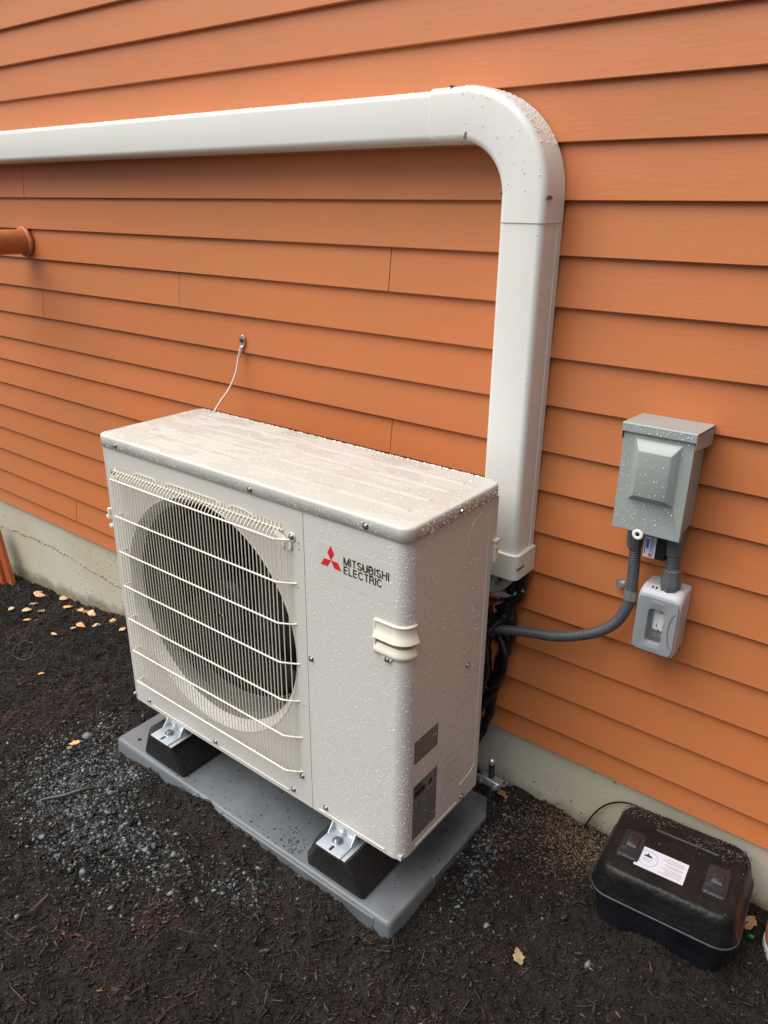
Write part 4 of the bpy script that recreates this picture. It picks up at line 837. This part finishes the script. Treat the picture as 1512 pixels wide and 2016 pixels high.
# ------------------------------------------------------------------ vent pipe, cable, rust-orange channel
t = empty('vent_pipe', (-1.11, .42, 1.13), 'orange painted pipe stub poking out of the siding at the left edge', 'pipe')
PXc, PZc = -1.108, 1.1745
b = MB(); b.cyl((PXc, .50, PZc), (PXc, .12, PZc), .0415, 40); b.build('pipe', m_siding, t, tints=None) if False else b.build('pipe', mat('pipe_orange', (.56, .19, .075), .4, var=.25, vscale=18, bump=.3, bscale=60), t, smooth=40)
b = MB(); b.tube([(PXc, .352, PZc), (PXc, .350, PZc), (PXc, .30, PZc), (PXc, .12, PZc), (PXc, .10, PZc)], [.043, .0455, .0455, .0455, .036], 40); b.build('coupling', mat('coupling_orange', (.60, .24, .11), .35, var=.4, vscale=40), t, smooth=40)
b = MB(); rg = [[(PXc+(.0445+.007*math.cos(c_)+.003*mnoise.noise((a*3, c_, 0)))*math.cos(a), .479+.008*math.sin(c_), PZc+(.0445+.007*math.cos(c_)+.003*mnoise.noise((a*3, c_, 1)))*math.sin(a)) for c_ in [2*math.pi*j/8 for j in range(8)]] for a in [2*math.pi*k/40 for k in range(41)]]
b.loft(rg, False, False); b.build('sealant_collar', mat('sealant', (.58, .22, .10), .5, bump=.6, bscale=70, dist=.003), t, smooth=60)

t = empty('ground_cable', (.0, WY, .79), 'thin pale cable with a metal lug screwed to the siding above the unit', 'cable')
b = MB(); b.loft([[(p[0]+.006, y_, p[1]+.946) for p in rrect(.017, .034, .008, 6)] for y_ in (.4835, .4805)]); b.tube([(.003, .4805, .930), (.0, .477, .915), (-.004, .475, .899)], [.0045, .0052, .0050], 12); b.build('lug', m_alu, t, smooth=40, bevel=.0006)
b = MB(); b.cyl((.006, .481, .948), (.006, .476, .948), .0065, 6); b.cyl((.006, .482, .948), (.006, .4795, .948), .0078, 18); b.build('screw', mat('dark_screw', (.18, .18, .19), .35, metal=.9), t)
b = MB(); b.tube(smooth_path([(-.005, .474, .905), (-.004, .468, .885), (-.003, .455, .852), (-.003, .425, .812), (.004, .385, .785), (.020, .347, .760), (.030, .337, .715)], 10), .0027, 8); b.build('wire', m_cable, t, smooth=60)

t = empty('steel_channel', (-1.62, .42, -.36), 'rust-orange channel leaning out of the mulch at the left edge', 'channel')
A0, A1 = Vector((-1.588, .418, -.385)), Vector((-1.703, .4395, -.078))
ax = (A1-A0).normalized(); sx_ = Vector((1, 0, 0)); sx_ = (sx_-ax*sx_.dot(ax)).normalized(); sy_ = ax.cross(sx_)
def chan(off, w_, d_, th, name, mt_=m_orange):
    b_ = MB(); pr_ = [(0, 0), (w_, 0), (w_, th), (th, th), (th, d_), (0, d_)]
    b_.loft([[q_+sx_*(-p[0]+off[0])+sy_*(p[1]+off[1]) for p in pr_] for q_ in (A0, A1)]); b_.build(name, mt_, t, smooth=0, bevel=.0015)
chan((0, 0), .046, .02, .003, 'outer_rail'); chan((-.054, -.016), .050, .03, .003, 'inner_rail')
b = MB(); b.loft([[q_+sx_*(-p[0])+sy_*p[1] for p in ((.040, .003), (.075, .003), (.075, .012), (.040, .012))] for q_ in (A0, A0.lerp(A1, .95))]); b.build('web', m_dark, t)

# ------------------------------------------------------------------ black case
t = empty('black_case', (CASE_C[0], CASE_C[1], -.16), 'muddy black plastic tool case with a white sticker, lying in the mulch by the footing', 'case')
ca, sa = math.cos(CASE_A), math.sin(CASE_A)
def cw(u, v, z): return (CASE_C[0]+u*ca-v*sa, CASE_C[1]+u*sa+v*ca, z)
def cring(w_, h_, r, z, du=0, dv=0): return [cw(p[0]+du, p[1]+dv, z) for p in rrect(w_, h_, r, 7)]
b = MB(); b.loft([cring(.256, .204, .040, -.175), cring(.264, .214, .042, -.12), cring(.280, .234, .044, -.060), cring(0.2940, .241, .044, -.046), cring(0.2970, .243, .044, -.036)]); b.build('lower_shell', m_case, t, smooth=60)
b = MB(); b.loft([cring(0.2970, .243, .044, -.0355), cring(0.2970, .243, .044, -.031), cring(0.2930, .239, .042, -.0255), cring(0.2890, .235, .042, -.018), cring(0.2790, .225, .040, .010), cring(0.2740, .220, .039, .0200), cring(0.2660, .212, .036, .0270), cring(0.2570, .203, .033, .0302), cring(0.2510, .197, .031, .0306)]); b.build('lid', mat('black_lid_plastic', (.006, .0065, .008), .38, var=.4, vcol=(.015, .013, .012), vscale=16, bump=.9, bscale=55, dist=.004, spec=.25), t, smooth=60)
b = MB(); pts = [Vector(q_) for q_ in cring(0.2975, .2435, .044, -.0335)]; b.tube(pts+[pts[0]], .0026, 8, False); b.build('highlight_rim', m_caseedge, t, smooth=60)
for (u_, v_) in ((-.088, -.022), (.086, -.022)):
    b = MB(); b.loft([cring(.048, .085, .010, .0295, u_, v_), cring(.046, .083, .010, .0345, u_, v_), cring(.040, .075, .008, .0365, u_, v_)]); b.loft([cring(.034, .008, .003, .036, u_, v_-.030), cring(.032, .006, .003, .0395, u_, v_-.030)]); b.loft([cring(.028, .035, .005, .036, u_, v_+.008), cring(.024, .030, .005, .0392, u_, v_+.008)]); b.build('raised_foot', mat('worn_foot', (.018, .019, .023), .4, bump=.8, bscale=90, dist=.003), t, smooth=50)
b = MB(); b.tube([cw(-.055, .052, .0315), cw(.075, .052, .0315)], .0030, 8); b.build('lid_ridge', m_caseedge, t)
stU = Vector((ca, sa, 0)); stV = Vector((-sa, ca, 0)); sO = Vector((1.3495, .2795, .0312)); cg = R(1.5)
b = MB(); q = [sO, sO+stU*.100, sO+stU*.100+stV*.060, sO+stV*.060]; b.add([p-Vector((0, 0, .0006)) for p in q]+[p+Vector((0, 0, .0004)) for p in q], [(4, 5, 6, 7), (0, 1, 5, 4), (1, 2, 6, 5), (2, 3, 7, 6), (3, 0, 4, 7)]); stk = b.build('sticker', m_paper, t, smooth=0)
sT = sO+Vector((0, 0, .0005))
b = MB(); rg = [[sT+stU*(.022+(.0195+dr)*math.cos(a))+stV*(.030+(.0215+dr)*math.sin(a))+Vector((0, 0, dz)) for (dr, dz) in ((0, 0), (.0011, 0), (.0011, .0003), (0, .0003))] for a in [2*math.pi*k/48 for k in range(49)]]; b.loft(rg, False, False); b.build('blue_circle', m_ltblue, stk)
b = MB(); mt = [(.012, .034), (.016, .040), (.0175, .038), (.0205, .046), (.024, .038), (.0255, .041), (.031, .034)]; q = [sT+stU*p[0]+stV*p[1] for p in mt]; b.add([p for p in q]+[p+Vector((0, 0, .0003)) for p in q], [tuple(range(7, 14)), tuple(range(7))[::-1]]+[(i, (i+1) % 7, (i+1) % 7+7, i+7) for i in range(7)]); b.build('mountain_emblem', m_blackprint, stk)
b = MB(); plane_bars(b, sT, stU, stV, [(.012, .032, .027, .0278), (.014, .030, .022, .0226), (.058, .092, .050, .051), (.050, .094, .0455, .0463), (.060, .092, .041, .0418), (.056, .094, .033, .034), (.062, .092, .029, .0298), (.054, .094, .0215, .0225), (.060, .094, .0165, .0175), (.058, .094, .0115, .0125), (.050, .094, .007, .0078)], .0003); b.build('print_lines', m_greyprint, stk)
b = MB(); plane_bars(b, sT, stU, stV, [(.0025, .0055, .006, .010)], .0003); b.build('corner_mark', m_blackprint, stk)
# thin black wire arching from the mulch behind the case
b = MB(); b.tube(smooth_path([(1.166, .478, -.150), (1.185, .482, -.09), (1.215, .485, -.04), (1.26, .484, -.008), (1.31, .482, -.005), (1.35, .476, -.02), (1.37, .47, -.06)], 10), .0022, 8)
o = b.build('black_wire', m_black, None, smooth=60); tag(o, 'thin black wire arching out of the mulch behind the black case', 'wire')
# jug cut by the right edge
t = empty('plastic_jug', (1.664, .415, -.15), 'orange jug with a pale base at the right edge beside the black case', 'jug')
b = MB(); b.tube([(1.664, .415, -.11), (1.664, .415, -.09), (1.664, .415, -.05), (1.664, .415, .0), (1.664, .415, .03), (1.664, .415, .045)], [.060, .063, .062, .055, .030, .022], 32); b.build('shell', m_jugo, t, smooth=60)
b = MB(); b.tube([(1.664, .415, -.165), (1.664, .415, -.155), (1.664, .415, -.115), (1.664, .415, -.1085)], [.052, .058, .0635, .062], 32); b.build('base', m_jugw, t, smooth=60)
b = MB(); b.cyl((1.664, .415, .044), (1.664, .415, .065), .024, 24); b.build('cap', m_jugw, t, smooth=40, bevel=.002)

# ------------------------------------------------------------------ leaves, stick, bits
def leaf(x_, y_, z_, L_, W_, rot, lab, mt_=m_leaf, curl=.25, tilt=.2, cat='leaf', grp='fallen leaves on the mulch', name='fallen_leaf'):
    tilt = tilt*random.Random(int(x_*1e4)).uniform(-.9, 1.1)
    rr = random.Random(int(abs(x_*7919+y_*104729)*10)); n1, n2 = 9, 6; rows_ = []
    for i in range(n1):
        s_ = i/(n1-1); wd = math.sin(math.pi*min(.985, max(.03, s_**.85)))**.8*W_/2*(1+.22*rr.uniform(-1, 1)); sk_ = rr.uniform(-.12, .12)*W_; row = []
        for j in range(n2):
            t_ = j/(n2-1)*2-1; px_ = (s_-.5)*L_+rr.uniform(-1, 1)*L_*.015; py_ = t_*wd+sk_; pz_ = (curl*.3*t_+curl*.28*t_*t_)*W_*math.cos(s_*2.2+L_*300)+math.sin(s_*(2+L_*40))*L_*.05
            row.append(Vector((px_, py_, pz_)))
        rows_.append(row)
    Mx = Matrix.Translation((x_, y_, float(gz(x_, y_))+.009)) @ Matrix.Rotation(rot, 4, 'Z') @ Matrix.Rotation(tilt, 4, 'Y') @ Matrix.Rotation(tilt*.7, 4, 'X')
    b_ = MB(); b_.loft([[Mx @ p for p in r] for r in rows_], False, False, closed=False); o_ = b_.build(name, mt_, None, smooth=80)
    md_ = o_.modifiers.new('solid', 'SOLIDIFY'); md_.thickness = .0006
    return tag(o_, lab, cat, grp)
LV = [(-1.402, .447, .075, .052, .4, 'largest pale orange leaf, right of the rust-orange channel'), (-1.258, .479, .045, .03, 1.2, 'pinkish leaf tight against the concrete, first from the left along the footing'),
      (-1.353, .385, .050, .026, .9, 'folded yellow-orange leaf just right of the largest leaf'), (-1.377, .300, .035, .022, 2.2, 'leftmost tan leaf, left of the two overlapping leaves'),
      (-1.30, .330, .045, .030, .7, 'round pale leaf of the overlapping pair nearest the left edge'), (-1.231, .36, .036, .024, .2, 'brownish leaf left of the mossy dark spot, in the middle of the leaf scatter'),
      (-1.218, .285, .036, .014, 1.0, 'narrow yellow leaf lying nearest the camera of the leaves at far left'), (-1.148, .435, .050, .030, .7, 'bright orange leaf midway between channel and unit'),
      (-1.074, .448, .040, .028, .1, 'curled tan leaf left of the brown one by the footing'), (-1.03, .452, .034, .030, .5, 'dark brown curled leaf in the row by the footing'), (-.985, .448, .045, .030, .3, 'round pale orange leaf right of the dark curled leaf'),
      (-.915, .356, .046, .024, .4, 'flat orange leaf with a straight edge in front of the row by the footing'), (-.905, .318, .030, .016, 1.3, 'small pinkish leaf below the flat orange leaf'), (-.845, .382, .038, .018, 1.0, 'thin tan leaf touching the right end of the flat orange leaf'),
      (-.835, .449, .052, .026, 2.6, 'leaf nearest the unit, tilted against the footing'), (-.93, .25, .030, .016, .2, 'small dull orange leaf alone in the mulch in front of the scatter'), (-.71, .413, .034, .022, 1.5, 'leaf half hidden by the left edge of the unit'),
      (-.662, .052, .026, .014, .8, 'tiny yellow leaf alone in the mulch left of the pad'), (-.177, -.108, .036, .021, .9, 'bright orange leaf on the edge of the gravel in front of the pad')]
for (x_, y_, a_, c_, rt, lab) in LV: leaf(x_, y_, 0, a_*.92, c_*1.05, rt, lab, m_leafp if ('pale' in lab or 'pink' in lab or 'tan' in lab) else m_leafb if 'dark brown' in lab or 'brownish' in lab else m_leaf)
leaf(-.158, -.135, 0, .018, .010, 1.4, 'small green-yellow leaf tip just below the bright orange leaf by the gravel', m_leaft)
leaf(.953, .444, 0, .042, .026, 2.4, 'brown curled leaf beside the steel stake', m_leafb, curl=.5, tilt=.35)
leaf(1.2, .088, 0, .038, .022, 2.3, 'tan leaf with a torn edge in the open mulch between pad and case', m_leaft)
leaf(1.572, .43, 0, .036, .024, 1.2, 'amber leaf between the case and the jug', m_leafb, curl=.6, tilt=.6)
b = MB(); P = smooth_path([(-.005, -.305, -.168), (.015, -.285, -.164), (.033, -.262, -.163), (.055, -.220, -.160), (.072, -.188, -.166)], 6); b.tube([p+Vector((0, 0, .012)) for p in P], [.003+.003*math.sin(math.pi*i/(len(P)-1)) for i in range(len(P))], 7)
o = b.build('stick', m_stick, None, smooth=0); tag(o, 'dark wet stick lying across the gravel patch', 'stick')
b = MB(); P = []
for k in range(33): a = 2*math.pi*k/32; P.append((-.925+.085*math.cos(a), .135+.055*math.sin(a), float(gz(-.925+.085*math.cos(a), .135+.055*math.sin(a)))+.006+.003*math.sin(3*a)))
b.tube(P, .0016, 6); o = b.build('root_loop', m_stick, None); tag(o, 'thin dark root curled in a loop on the mulch at the left', 'root')
b = MB(); b.tube([(1.574, .400, -.128), (1.577, .398, -.122), (1.584, .385, -.106), (1.586, .382, -.102)], [.001, .004, .004, .001], 8); o = b.build('plastic_piece', m_green, None); tag(o, 'small bright green plastic bit beside the black case', 'plastic scrap')
